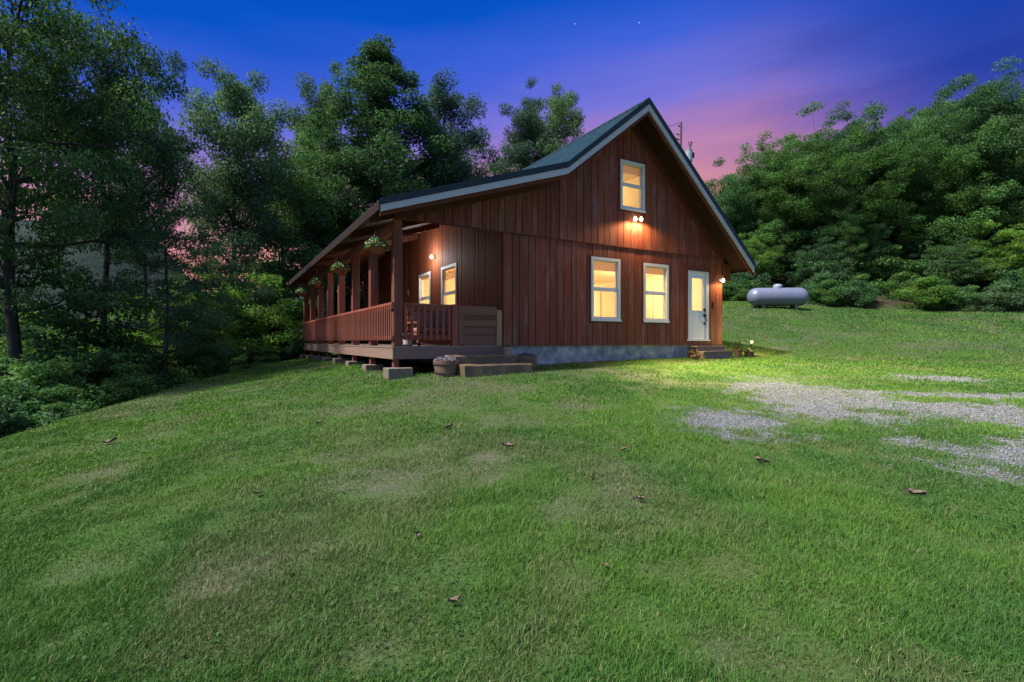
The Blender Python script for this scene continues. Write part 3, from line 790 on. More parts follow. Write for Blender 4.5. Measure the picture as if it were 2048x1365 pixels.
# ------------------------------------------------------------------ helper: foliage tufts
def tuft_mesh(name, mat, rng, centre, rad, n, leaf, cols, parent=None, droop=0.0, up=.5):
    u = rng.normal(size=(n, 3)); u /= np.linalg.norm(u, axis=1)[:, None]
    u[:, 2] = np.abs(u[:, 2]) if up > 0 else u[:, 2]
    p = np.array(centre) + u * np.array(rad) * (rng.random((n, 1)) ** .45)
    p[:, 2] -= droop * (u[:, 0] ** 2 + u[:, 1] ** 2)
    return leaf_cloud(name, mat, rng, p, u, leaf, np.array(cols)[rng.integers(0, len(cols), n)] * rng.uniform(.7, 1.3, (n, 1)), parent)
def leaf_geo(rng, p, out, leaf, upw=.6, ratio=.5):
    n = len(p)
    nm = np.array([0, 0, upw]) + out * .5 + rng.normal(size=(n, 3)) * .5
    nm /= np.linalg.norm(nm, axis=1)[:, None]
    a = rng.normal(size=(n, 3)); a -= nm * (a * nm).sum(1)[:, None]; a /= np.linalg.norm(a, axis=1)[:, None]
    b = np.cross(nm, a); L = leaf * rng.uniform(.45, 1.55, n)[:, None]
    V = np.stack([p - a * L * .5, p + b * L * ratio * .5 - nm * L * .06, p + a * L * .5 - nm * L * .15, p - b * L * ratio * .5 - nm * L * .06], 1)
    return V.reshape(-1, 3), np.arange(n * 4).reshape(-1, 4)
def leaf_cloud(name, mat, rng, p, out, leaf, col, parent=None, **kw):
    V, F = leaf_geo(rng, p, out, leaf, **kw)
    return np_mesh(name, V, [F], col=col, mat=mat, parent=parent)

# ------------------------------------------------------------------ porch and yard things
def W3(s, t, z): x, y = loc2w(s, t); return (x, y, CAMH - .11 + z)
def hanging_basket(seed):
    rng = np.random.default_rng(seed)
    e = empty('hanging_basket')
    MB().lathe([(.03, -.20), (.10, -.185), (.17, -.12), (.21, -.02), (.215, 0), (.20, 0), (.16, -.05), (.001, -.06)], (0, 0, 0), 20).build('basket', M['coco'], e, smooth=True)
    MB().lathe([(.213, -.012), (.226, -.006), (.226, .006), (.213, .012)], (0, 0, 0), 20).build('rim', M['chain'], e)
    ch = MB()
    for k in range(3):
        w = 2.1 * k + .3; ch.tube([(.215 * math.cos(w), .215 * math.sin(w), 0), (.01 * math.cos(w), .01 * math.sin(w), .44)], .006, 5)
    ch.tube([(0, 0, .44), (0, 0, .55)], .006, 5)
    ch.build('chain', M['chain'], e)
    tuft_mesh('foliage', M['flower'], rng, (0, 0, .0), (.27, .27, .17), 520, .075, [(.10, .22, .05), (.14, .27, .07), (.07, .17, .045)], e, droop=.05)
    tuft_mesh('flower', M['flower'], rng, (0, 0, .02), (.29, .29, .18), 120, .04, [(.75, .55, .58), (.85, .75, .70), (.70, .40, .46)], e, droop=.05)
    return e
BL = ['hanging flower basket on the porch eave beside the corner post, largest of four', 'second hanging flower basket from the porch corner post, pale leaves over coco liner',
      'third hanging flower basket from the corner post, between two nearer the ends', 'smallest hanging flower basket at the far end of the porch eave']
hb = hanging_basket(3)
for i, t in enumerate((.30, 4.08, 8.05, 11.7)):
    o = hb if i == 0 else dup(hb)
    o.location = W3(-2.86, t, 2.12); o.rotation_euler = (0, 0, i * 1.3)
    tag(o, BL[i], 'flower basket', 'hanging baskets along the porch')

def barrel(label, loc, rad, h, seed, rz, flowers):
    rng = np.random.default_rng(seed); e = empty('barrel_planter', loc, rz)
    pr = [(.001, 0), (rad * .80, 0), (rad * .88, h * .35), (rad * .97, h * .8), (rad, h), (rad * .93, h), (rad * .9, h * .85)]
    b = MB(); b.lathe(pr, (0, 0, 0), 26); b.build('tub', M['planter'], e)
    for z in (.28, .80):
        r = rad * (.80 + .2 * z) + .012; MB().lathe([(r - .01, h * z - .014), (r + .004, h * z - .014), (r + .006, h * z + .014), (r - .006, h * z + .014)], (0, 0, 0), 26).build('hoop', M['hoop'], e)
    MB().lathe([(.001, h * .9), (rad * .92, h * .88)], (0, 0, 0), 20).build('soil', M['soil'], e)
    tuft_mesh('foliage', M['flower'], rng, (0, 0, h * .9), (rad * .95, rad * .95, .11), 380, .05, [(.05, .10, .05), (.10, .07, .10), (.06, .05, .07)], e)
    tuft_mesh('flower', M['flower'], rng, (0, 0, h * .93), (rad * .98, rad * .98, .13), 230, .042, flowers, e)
    return tag(e, label, 'planter', 'wooden barrel planters by the steps')
def on_ground(s, t, dz=0): x, y = loc2w(s, t); return (x, y, hz(x, y) + dz)
barrel('half barrel planter of pale lilac flowers left of the timber steps', on_ground(-1.60, -.42, -.02), .27, .34, 5, .2, [(.55, .46, .62), (.62, .55, .68), (.40, .30, .48)])
barrel('darker half barrel planter of purple flowers against the block foundation', on_ground(.37, -.42, -.03), .26, .33, 6, .9, [(.20, .13, .24), (.30, .22, .34), (.12, .08, .14)])

def timber_step(label, s0, s1, t0, t1, z0, z1, seed):
    mb = MB(); r = random.Random(seed); N = 9; n0 = 0
    rings = []
    for k in range(N):
        s = s0 + (s1 - s0) * k / (N - 1); j = lambda a: r.uniform(-a, a)
        rings.append([(s + j(.012), t0 + j(.02), z0), (s + j(.012), t0 + .02 + j(.012), z1 - .025 + j(.008)), (s + j(.012), t0 + .05, z1 + j(.008)), (s + j(.01), t1, z1 + j(.006)), (s, t1, z0)])
    for k in range(N): mb.v += [W3(*q) for q in rings[k]]
    for k in range(N - 1):
        for q in range(5):
            a = k * 5 + q; b = k * 5 + (q + 1) % 5; mb.face((a, b, b + 5, a + 5))
    mb.face(range(4, -1, -1)); mb.face(range((N - 1) * 5, N * 5))
    o = mb.build('timber_step', M['timber'])
    return tag(o, label, 'step', 'timber steps to the porch')
timber_step('upper weathered timber step directly below the porch gate', -1.42, .12, -.50, -.01, -.62, -.20, 1)
timber_step('lower and longer weathered timber step resting in the grass', -1.40, .22, -.95, -.505, -.75, -.38, 2)
pot = empty('flower_pot', W3(-.02, -.22, -.20))
MB().lathe([(.001, 0), (.065, 0), (.085, .12), (.098, .13), (.098, .165), (.085, .165), (.08, .14), (.001, .14)], (0, 0, 0), 18).build('pot', M['claypot'], pot)
tuft_mesh('plant', M['flower'], np.random.default_rng(2), (0, 0, .15), (.09, .09, .05), 60, .035, [(.06, .05, .06), (.05, .09, .04)], pot)
tag(pot, 'small pale clay pot standing on the upper timber step', 'flower pot')

# bench with cushions, bucket, tarp on the deck
sofa = empty('porch_bench', W3(-1.25, 1.05, 0), UA + R(8))
MB().box(-.62, .62, -.28, .28, .22, .30).build('seat', M['railx'], sofa)
bk = MB()
for k in range(4): bk.box(-.62, .62, .26, .30, .36 + k * .13, .46 + k * .13)
bk.build('backrest', M['railx'], sofa)
MB().box(-.58, .58, -.27, .22, .302, .42).build('seat_cushion', M['cushion'], sofa, bevel=.04)
MB().box(-.57, .0, .10, .25, .43, .78).box(.02, .57, .10, .25, .43, .78).build('back_cushion', M['cushion'], sofa, bevel=.04)
for x in (-.62, .55):
    for y in (-.28, .21): MB().box(x, x + .07, y, y + .07, 0.001, .21 if y < 0 else .21).build('leg', M['railx'], sofa)
    MB().box(x, x + .07, -.28, .30, .52, .56).box(x, x + .07, -.28, -.21, .302, .52).build('armrest', M['railx'], sofa)
tag(sofa, 'wooden porch bench with brown cushions behind the front railing', 'bench')
bu = MB().lathe([(.001, 0), (.10, 0), (.12, .26), (.127, .26), (.127, .28), (.112, .28), (.10, .02), (.001, .02)], (0, 0, 0), 18)
bo = bu.build('plastic_bucket', M['bucket']); bo.location = W3(-2.15, .45, 0); tag(bo, 'pale plastic bucket on the deck behind the corner railing', 'bucket')
rng = np.random.default_rng(9); xs = np.linspace(-.62, .5, 26); ys = np.linspace(-.15, .3, 14); X, Y = np.meshgrid(xs, ys)
Z = .02 + .10 * fbm(X * 6, Y * 6, 3, 3) * (1 - (X / .66) ** 2) * (1 - ((Y - .08) / .25) ** 2 * .8); idx = np.arange(X.size).reshape(X.shape)
F = np.stack([idx[:-1, :-1], idx[:-1, 1:], idx[1:, 1:], idx[1:, :-1]], -1).reshape(-1, 4)
tp = np_mesh('folded_tarp', np.stack([X, Y, np.maximum(Z, .012)], -1).reshape(-1, 3), [F], mat=M['tarp'], smooth=True)
tp.location = W3(-1.75, .38, 0); tp.rotation_euler = (0, 0, UA); tag(tp, 'dark crumpled tarp lying on the deck under the front railing', 'tarp')

# side door steps
st = empty('door_steps', W3(0, 0, 0), UA)
for k, (y0, z1) in enumerate(((-.30, -.03), (-.55, -.185))):
    MB().box(6.30, 7.62, y0, -.02 if k == 0 else y0 + .30, z1 - .04, z1).build('tread', M['deck'], st)
    MB().box(6.33, 7.59, y0 + .03, y0 + .06, z1 - .30, z1 - .042).build('riser', M['deck'], st)
for x in (6.30, 7.57): MB().box(x + .003, x + .047, -.51, -.03, -.72, -.23).build('stringer', M['deckrimx'], st)
tag(st, 'grey wooden steps below the white side door', 'steps')
def small_pot(name, label, s, t, r, h, mat, cols, tall, dz=0, n=160, base=None):
    z = base if base is not None else hz(*loc2w(s, t)) - (CAMH - .11)
    e = empty(name, W3(s, t, z + dz))
    MB().lathe([(.001, 0), (r * .7, 0), (r * .95, h * .82), (r * 1.08, h * .84), (r * 1.08, h), (r * .92, h), (r * .88, h * .85), (.001, h * .85)], (0, 0, 0), 18).build('pot', mat, e)
    tuft_mesh('plant', M['flower'], np.random.default_rng(int(s * 100) + 7), (0, 0, h * .9), (r * 1.25, r * 1.25, tall), n, .05, cols, e)
    return tag(e, label, 'flower pot', 'pots beside the door steps')
GRN = [(.035, .07, .03), (.05, .09, .035), (.025, .05, .025)]
small_pot('flower_pot', 'terracotta pot of reddish flowers left of the side door steps', 6.08, -.32, .11, .20, M['terracotta'], [(.16, .05, .04), (.07, .09, .04)], .13)
small_pot('flower_pot', 'dark low planter at the left foot of the side door steps', 5.95, -.55, .12, .13, M['planter'], [(.05, .06, .04), (.10, .05, .05)], .08)
small_pot('flower_pot', 'pot with a tall dark bush right of the side door steps', 7.95, -.45, .13, .22, M['planter'], GRN, .36, n=260)
small_pot('flower_pot', 'pot with a low spreading plant right of the tall bush', 8.35, -.55, .15, .14, M['planter'], GRN, .16, n=220)

sl = empty('garden_stake_light', on_ground(8.62, -.45))
MB().tube([(0, 0, -.05), (0, 0, .34)], .010, 6).build('stake', M['black'], sl)
MB().lathe([(.02, .34), (.05, .35), (.05, .365), (.03, .37)], (0, 0, 0), 14).build('lamp_base', M['galv'], sl)
MB().lathe([(.02, .37), (.036, .39), (.04, .41), (.03, .435), (.001, .445)], (0, 0, 0), 14).build('lamp_globe', M['bulb_small'], sl, smooth=True)
tag(sl, 'small glowing garden stake light at the right cabin corner', 'garden light')
L = bpy.data.lights.new('stake_glow', 'POINT'); L.energy = 45; L.color = (1, .74, .24); L.shadow_soft_size = .06
ob = bpy.data.objects.new('stake_glow', L); COL.objects.link(ob); p = on_ground(8.62, -.45, .62); ob.location = p

# propane tank
TX, TY = 12.75, 24.0
tank = empty('propane_tank', (TX, TY, hz(TX, TY)), R(-4))
rr, hl = .44, .98; prof = []
for k in range(9): a = math.pi / 2 * k / 8; prof.append((rr * math.sin(a) + .0005, -hl - .42 * math.cos(a)))
prof += [(rr, 0)]
for k in range(9): a = math.pi / 2 * (8 - k) / 8; prof.append((rr * math.sin(a) + .0005, hl + .42 * math.cos(a)))
MB().lathe(prof, (0, 0, .54), 32, 'x').build('tank_body', M['tank'], tank, smooth=True)
MB().lathe([(.20, 0), (.205, .10), (.19, .16), (.10, .19), (.001, .195)], (.0, 0, .96), 20).build('dome_lid', M['tankdome'], tank, smooth=True)
for x in (-.75, .75):
    lg = MB(); lg.box(x - .07, x + .07, -.25, .25, -.08, .16); lg.build('saddle', M['block'], tank)
MB().box(.25, .62, -.462, -.452, .60, .72).build('label_plate', M['tankdome'], tank) if False else None
tag(tank, 'silver grey propane tank on the lawn below the wooded hill', 'propane tank')

# utility pole
ux, uy = 10.1, 30.0; uz = hz(ux, uy); top = .4375 * 30 + CAMH
up_ = empty('utility_pole', (ux, uy, uz)); hh = top - uz
MB().tube([(-.10, 0, -.3), (-.06, 0, hh * .6), (0.06, 0, hh)], [.11, .085, .055], 10).build('pole', M['pole'], up_)
tc = (.46, -.05, hh - 2.05)
MB().lathe([(.001, -.36), (.22, -.36), (.235, -.30), (.235, .30), (.25, .31), (.25, .35), (.15, .38), (.001, .39)], tc, 18).build('transformer', M['galv'], up_)
MB().box(.05, .23, -.08, -.02, hh - 1.9, hh - 1.82).box(.05, .23, -.08, -.02, hh - 2.3, hh - 2.22).build('bracket', M['black'], up_)
MB().tube([(.56, -.05, hh - 1.67), (.58, -.05, hh - 1.45), (.66, -.05, hh - 1.30), (.62, -.05, hh - 1.18)], .045, 8).tube([(.58, -.05, hh - 1.45), (.48, -.05, hh - 1.30), (.50, -.05, hh - 1.2)], .03, 8).build('arrester', M['porcelain'], up_)
MB().box(.70, .80, -.12, .02, hh - 2.15, hh - 1.85).build('fuse_box', M['black'], up_)
MB().tube([(-.02, 0, hh - .25), (-.14, 0, hh - .2)], .045, 8).tube([(-.06, 0, hh - .75), (-.24, 0, hh - .70)], .04, 8).tube([(-.06, 0, hh - 1.05), (-.26, 0, hh - .98)], .04, 8).build('insulator', M['porcelain'], up_)
MB().tube([(0.05, 0, hh - .02), (-6, 4, hh - .5), (-14, 10, hh - .7)], .012, 5).build('wire', M['black'], up_)
tag(up_, 'wooden utility pole with grey transformer rising behind the cabin roof', 'utility pole')

# fallen leaves
LEAF = [(1015, 899, .16, 'curled grey brown leaf on the lawn straight below the cabin foundation', .3), (833, 1079, .07, 'pinkish upright leaf sticking out of the grass, left of the lawn centre', 1.2),
        (908, 1215, .08, 'flat reddish brown leaf nearest the bottom of the lawn', .4), (1213, 1146, .06, 'small round brown leaf in the grass right of the lawn centre', 2.0),
        (1247, 906, .12, 'dark crumpled leaf below the right cabin window', .8), (1278, 1006, .09, 'thin dark leaf beside a bare spot right of the lawn centre', 2.6),
        (1185, 962, .10, 'dark leaf litter on the bare spot below the cabin windows', 1.4), (1522, 930, .17, 'long pale brown leaf on the lawn in front of the gravel', -.5),
        (1830, 997, .17, 'spiky dark brown leaf at the right of the lawn', -.3), (897, 860, .15, 'dark brown leaf on the grass below the left barrel planter', .2),
        (516, 995, .09, 'dark twig like leaf alone on the left lawn', .9), (222, 889, .20, 'long brown leaf at the far left of the lawn', .5), (638, 851, .13, 'short dark leaf on the lawn below the porch railing', 1.1)]
for i, (X, Y, sz, lab, rz) in enumerate(LEAF):
    x, y, z = ground_at(X, Y); r = random.Random(i); mb = MB(); N = 7
    for k in range(N):
        u = k / (N - 1) - .5; w = .30 * math.sqrt(max(0.02, 1 - (2 * u) ** 2)) * (1 + r.uniform(-.35, .35)); c = .35 * u * u
        for v in (-1, 0, 1): mb.v.append((u * sz, v * w * sz * .8, sz * (c + .22 * abs(v) * r.uniform(.6, 1.3) + r.uniform(-.03, .03))))
    for k in range(N - 1):
        for q in range(2): a = k * 3 + q; mb.face((a, a + 3, a + 4, a + 1))
    o = mb.build('dry_leaf', M['dryleaf'])
    o.scale = (.85, .85, .85); o.location = (x, y, z + .03); o.rotation_euler = (r.uniform(-.3, .3) + (.9 if 'upright' in lab else 0), r.uniform(-.3, .3), rz)
    tag(o, lab, 'leaf', 'dry leaves lying on the lawn')

# ------------------------------------------------------------------ trees
def make_tree(seed, Ht, Rd, base, shape, nleaf, leaf, nb=30, up=(.15, .6), rc=(.32, .55), tr=.17, flat=.55, fork=False, lean=0., sub=4, cols=None, ratio=.55, gap=0.0):
    rng = np.random.default_rng(seed); tb = MB()
    N = 9; path = []
    wob = np.cumsum(rng.normal(0, .012 * Ht, (N, 2)), 0)
    for k in range(N):
        f = k / (N - 1); path.append(np.array([wob[k, 0] * (f > 0) + lean * f * Ht, wob[k, 1] * (f > 0), f * Ht * .96 - (.4 if k == 0 else 0)]))
    path = np.array(path)
    def tp(f): q = np.clip(f, 0, 1) * (N - 1); i = min(int(q), N - 2); return path[i] * (1 - (q - i)) + path[i + 1] * (q - i)
    radf = lambda f: tr * (1 - .92 * f) ** .9 + .012
    tb.tube([tuple(p) for p in path], [radf(k / (N - 1)) * (1.35 if k == 0 else 1) for k in range(N)], 9)
    cen, rad, ct = [], [], []
    for i in range(nb):
        f = base + (1 - base) * ((i + rng.random()) / nb) ** .95
        if rng.random() < gap: continue
        g = (f - base) / (1 - base)
        Lr = Rd * max(.08, shape(g)) * rng.uniform(.72, 1.15); az = i * 2.39996 + rng.normal(0, .35)
        el = rng.uniform(*up) * (1 if g < .8 else 1.5)
        s = tp(f * .97); dirv = np.array([math.cos(az), math.sin(az), el])
        pts = [s + dirv * Lr * q + np.array([0, 0, .18 * Lr * (q * q - q)]) + rng.normal(0, .03 * Lr, 3) * (q > 0) for q in (0, .33, .66, 1.0)]
        r0 = min(radf(f) * .55, .02 + Lr * .022)
        tb.tube([tuple(p) for p in pts], [r0, r0 * .7, r0 * .45, r0 * .2], 5, cap=False)
        ctint = rng.uniform(.75, 1.25)
        m = max(2, int(round(sub * max(.5, shape(g)))))
        for q in np.linspace(.38, 1.02, m):
            qq = min(q, .999) * 3; j = int(qq); p0 = pts[j] * (1 - (qq - j)) + pts[min(j + 1, 3)] * (qq - j)
            for sg in (-1, 1):
                off = np.array([-math.sin(az), math.cos(az), 0]) * sg * Lr * rng.uniform(.08, .34) * (1.15 - q * .5) + np.array([0, 0, rng.normal(.06, .10) * Lr])
                c = p0 + off
                tb.tube([tuple(p0), tuple((p0 + c) / 2 + rng.normal(0, .03, 3)), tuple(c)], [r0 * .3 + .004, r0 * .2 + .003, .003], 4, cap=False)
                cen.append(c); rad.append(rng.uniform(*rc) * (.6 + .4 * min(1, Lr / Rd + .3))); ct.append(ctint * rng.uniform(.85, 1.15))
    for k in range(max(3, nb // 8)):
        c = tp(rng.uniform(.88, 1.0)) + rng.normal(0, .22, 3) * np.array([1, 1, .6]) * rc[1]; cen.append(c); rad.append(rng.uniform(*rc) * .8); ct.append(rng.uniform(.9, 1.2))
    cen = np.array(cen); rad = np.array(rad); ct = np.array(ct)
    w = rad ** 2; w /= w.sum(); which = rng.choice(len(cen), nleaf, p=w)
    u = rng.normal(size=(nleaf, 3)); u /= np.linalg.norm(u, axis=1)[:, None]
    p = cen[which] + u * rad[which][:, None] * (rng.random((nleaf, 1)) ** .36) * np.array([1.15, 1.15, flat])
    # ragged rim: sprigs that leave the clump
    sp = rng.random(nleaf) < .06; p[sp] += u[sp] * rad[which][sp][:, None] * rng.uniform(.1, .4, (sp.sum(), 1)) * np.array([1, 1, .6])
    col = np.ones((nleaf, 3)) * (ct[which] * rng.uniform(.7, 1.3, nleaf))[:, None]
    yl = rng.random(nleaf) < .2; col[yl] *= np.array([1.25, 1.15, .9])
    V, F = leaf_geo(rng, p, u, leaf, .5, ratio)
    cm = np_mesh_data('crown', V, F, col)
    tm = bpy.data.meshes.new('trunk'); tm.from_pydata(tb.v, [], tb.f); tm.update()
    tm.polygons.foreach_set('use_smooth', [True] * len(tm.polygons))
    return tm, cm
def np_mesh_data(name, V, F, col):
    me = bpy.data.meshes.new(name)
    me.vertices.add(len(V)); me.vertices.foreach_set('co', np.asarray(V, np.float32).ravel())
    me.loops.add(F.size); me.loops.foreach_set('vertex_index', F.ravel().astype(np.int32))
    me.polygons.add(len(F)); me.polygons.foreach_set('loop_start', (np.arange(len(F)) * 4).astype(np.int32)); me.update(calc_edges=True)
    a = me.attributes.new('tint', 'FLOAT_COLOR', 'FACE'); q = np.ones((len(F), 4), np.float32); q[:, :3] = col; a.data.foreach_set('color', q.ravel())
    return me
SH = {'round': lambda g: (math.sin(math.pi * (.12 + .80 * g)) ** .75), 'cone': lambda g: (1 - g) ** .8 * (.75 + .25 * min(1, g * 6)) + .04,
      'ovcone': lambda g: (1 - g) ** .78 * (.7 + .3 * min(1, g * 5)) + .03,
      'tall': lambda g: .55 + .45 * math.sin(math.pi * (.1 + .85 * g)) if g < .85 else .45, 'wide': lambda g: (math.sin(math.pi * (.2 + .7 * g)) ** .6),
      'low': lambda g: 1 - .75 * g}
def inst(mesh_pair, name, label, x, y, s, rz, leafm, bark, group, z=None, sz=None):
    e = empty(name, (x, y, (hz(x, y) if z is None else z)), rz); e.scale = (s, s, s if sz is None else sz)
    for nm, me, mt in (('trunk', mesh_pair[0], bark), ('crown', mesh_pair[1], leafm)):
        o = bpy.data.objects.new(nm, me); COL.objects.link(o); o.parent = e
        if not me.materials: me.materials.append(mt)
        if me.materials[0] is not mt: o.material_slots[0].link = 'OBJECT'; o.material_slots[0].material = mt
    return tag(e, label, 'tree', group)
def at(X, d): return (X - 1024) / 1000 * d, d
def ztop(Y, d): return -(Y - 682.5) / 1000 * d + CAMH

TREES = {}
def proto(key, *a, **k):
    p = make_tree(*a, **k); zz = np.empty(len(p[1].vertices) * 3, np.float32); p[1].vertices.foreach_get('co', zz)
    TREES[key] = (p, float(np.percentile(zz[2::3], 99.9)))
proto('maple_near', 21, 12.5, 4.4, .32, SH['round'], 60000, .12, nb=40, up=(.0, .55), rc=(.5, .9), tr=.26, flat=.52, sub=3)
proto('maple_mid', 22, 12.5, 3.6, .22, SH['round'], 52000, .12, nb=34, up=(.05, .65), rc=(.5, .85), tr=.20, flat=.58, sub=3)
proto('maple_low', 23, 8.0, 4.6, .28, SH['wide'], 22000, .12, nb=19, up=(-.05, .35), rc=(.4, .75), tr=.15, flat=.38, sub=4)
proto('tall_a', 24, 16, 2.6, .35, SH['tall'], 56000, .135, nb=34, up=(.3, 1.0), rc=(.5, .85), tr=.2, flat=.8, sub=3, gap=.05)
proto('tall_b', 25, 19, 2.5, .42, SH['tall'], 50000, .135, nb=32, up=(.35, 1.1), rc=(.45, .8), tr=.22, flat=.85, sub=3, gap=.08)
proto('cone', 26, 18, 5.2, .08, SH['ovcone'], 120000, .14, nb=80, up=(.1, .6), rc=(.42, .85), tr=.24, flat=.75, sub=4)
proto('maple_top', 42, 13, 4.0, .52, SH['round'], 46000, .12, nb=28, up=(.05, .7), rc=(.5, .85), tr=.2, flat=.6, sub=3)
proto('high_crown', 37, 14, 4.0, .42, SH['round'], 42000, .145, nb=30, up=(.2, .8), rc=(.55, .9), tr=.2, flat=.65, sub=3)
proto('round_far', 27, 13, 4.0, .2, SH['round'], 54000, .145, nb=36, up=(.2, .9), rc=(.5, .9), tr=.22, flat=.7, sub=3)
proto('round_far2', 28, 12, 3.8, .15, SH['wide'], 50000, .15, nb=36, up=(.2, .9), rc=(.5, .9), tr=.22, flat=.68, sub=3)
proto('locust', 29, 11.5, 5.0, .2, SH['wide'], 44000, .14, nb=26, up=(.1, .8), rc=(.5, .9), tr=.24, flat=.42, sub=4, gap=.1)
proto('bush', 30, 2.6, 1.7, .04, SH['low'], 9000, .13, nb=20, up=(.1, .7), rc=(.32, .55), tr=.05, flat=.7, sub=3)
proto('understory', 41, 6.0, 3.0, .06, SH['round'], 22000, .14, nb=30, up=(.1, .6), rc=(.4, .7), tr=.08, flat=.5, sub=3)
proto('sapling', 31, 5.0, 1.5, .2, SH['round'], 9000, .13, nb=18, up=(.1, .6), rc=(.3, .5), tr=.05, flat=.5, sub=3)

def plant(key, name, label, X, d, Y, lm, bk='bark', group='trees at the left edge of the lawn', rz=0., wide=1.):
    x, y = at(X, d); zb = hz(x, y); s = (ztop(Y, d) - zb) / TREES[key][1]
    return inst(TREES[key][0], name, label, x, y, s * wide, rz, M[lm], M[bk], group, zb, s)
GL = 'trees at the left edge of the lawn'; GB = 'trees behind the cabin'; GR = 'trees along the foot of the right hillside'
plant('maple_near', 'maple_tree', 'large dark tree filling the far left edge, its top out of frame', 35, 12.0, -150, 'leafdark', rz=.4, wide=.60)
plant('maple_top', 'maple_tree', 'tall dark full crowned tree just right of the one at the left edge', 195, 15.5, -25, 'leafdark', rz=2.1, wide=.64)
plant('maple_top', 'maple_tree', 'dark tree with a rounded shoulder against the blue sky, left of the gap', 290, 18.5, 105, 'leafdark', rz=4.0, wide=.38)
plant('maple_low', 'maple_tree', 'low dark tree spreading level sprays over the left lawn edge', 320, 14.5, 385, 'leafdark', rz=1.0, wide=.72)
plant('tall_a', 'oak_tree', 'tall narrow tree with a double top right of the sky gap', 458, 24, 142, 'leafblue', rz=.6, wide=.72)
plant('maple_low', 'maple_tree', 'spreading tree with dark boughs in front of the orange sky', 415, 21, 425, 'leaf', rz=3.3, wide=.36)
plant('high_crown', 'maple_tree', 'lighter green tree beside the far porch end', 570, 29, 275, 'leaf', rz=2.2, wide=.85)
plant('tall_b', 'oak_tree', 'tall slender open crowned tree left of the cone shaped one', 633, 33, 112, 'leafblue', 'barklight', rz=1.5, wide=.72)
plant('cone', 'cypress_tree', 'tallest dense cone shaped tree behind the porch roof', 735, 31, 78, 'leafdark', rz=.9, group=GB, wide=1.15)
plant('tall_a', 'oak_tree', 'open crowned tree just right of the cone shaped tree', 903, 34, 165, 'leafblue', 'barklight', rz=3.0, group=GB, wide=.85)
plant('tall_b', 'oak_tree', 'pale airy tree left of the roof ridge, taller of its pair', 1035, 38, 168, 'leafblue', 'barklight', rz=.2, group=GB, wide=.8)
plant('tall_a', 'oak_tree', 'pale airy tree next to the green roof slope', 1118, 39, 185, 'leafblue', 'barklight', rz=5.0, group=GB, wide=.68)
plant('round_far', 'maple_tree', 'green tree low behind the porch roof between taller trees', 830, 36, 300, 'leaf', rz=4.4, group=GB, wide=1.0)
plant('round_far2', 'maple_tree', 'pale green tree half hidden by the porch roof', 1000, 41, 290, 'leafblue', rz=1.2, group=GB)
plant('round_far', 'maple_tree', 'green tree behind the far end of the porch', 665, 34, 330, 'leaf', rz=5.4, group=GB)
plant('sapling', 'young_tree', 'thin young tree in front of the dark trunks at the left', 150, 13, 560, 'leaf', rz=1.1)
plant('sapling', 'young_tree', 'young tree leaning beside the far lawn edge', 390, 17, 600, 'leaf', rz=2.7, wide=1.1)
plant('understory', 'maple_tree', 'bright green tree in the valley beyond the lawn edge', 450, 22, 545, 'leafyellow', rz=.5, wide=1.15)
plant('understory', 'maple_tree', 'bright green tree in the valley left of the porch', 535, 25, 560, 'leafyellow', rz=2.9, wide=1.15)
plant('understory', 'maple_tree', 'green valley tree behind the low dark spreading tree', 350, 20, 590, 'leafyellow', rz=3.9)
plant('understory', 'maple_tree', 'green valley tree low behind the left edge trees', 180, 18, 610, 'leafyellow', rz=1.9)
plant('understory', 'maple_tree', 'low bright tree at the lawn edge between the two dark trunks', 265, 16.5, 640, 'leafyellow', rz=3.6)
plant('understory', 'maple_tree', 'low bright tree at the lawn edge just left of the porch corner', 572, 24, 600, 'leafyellow', rz=5.6)
plant('round_far2', 'maple_tree', 'shaded valley tree at the very left', 20, 28, 560, 'leaf', rz=4.9)
# right
plant('locust', 'locust_tree', 'yellow green locust tree with dark branches showing above the tank', 1625, 32, 238, 'leafyellow', rz=.7, group=GR, wide=1.0)
plant('maple_near', 'maple_tree', 'big bright green tree at the right edge of the photo', 1985, 30, 140, 'leaf', rz=2.0, group=GR, wide=.85)
plant('round_far2', 'maple_tree', 'green tree behind the right roof edge at the foot of the hill', 1455, 36, 400, 'leafyellow', rz=3.1, group=GR, wide=.9)
plant('maple_mid', 'maple_tree', 'dark green tree standing between the locust and the right edge tree', 1790, 36, 235, 'leafdark', rz=1.3, group=GR, wide=1.0)
plant('round_far', 'maple_tree', 'low green tree right of the propane tank', 1745, 30.5, 440, 'leaf', rz=4.1, group=GR, wide=1.0)
plant('maple_low', 'maple_tree', 'low layered tree in front of the big right edge tree', 1890, 28.5, 470, 'leaf', rz=.3, group=GR, wide=.95)
plant('round_far2', 'maple_tree', 'green tree straight behind the propane tank', 1545, 32, 430, 'leaf', rz=5.2, group=GR, wide=.9)

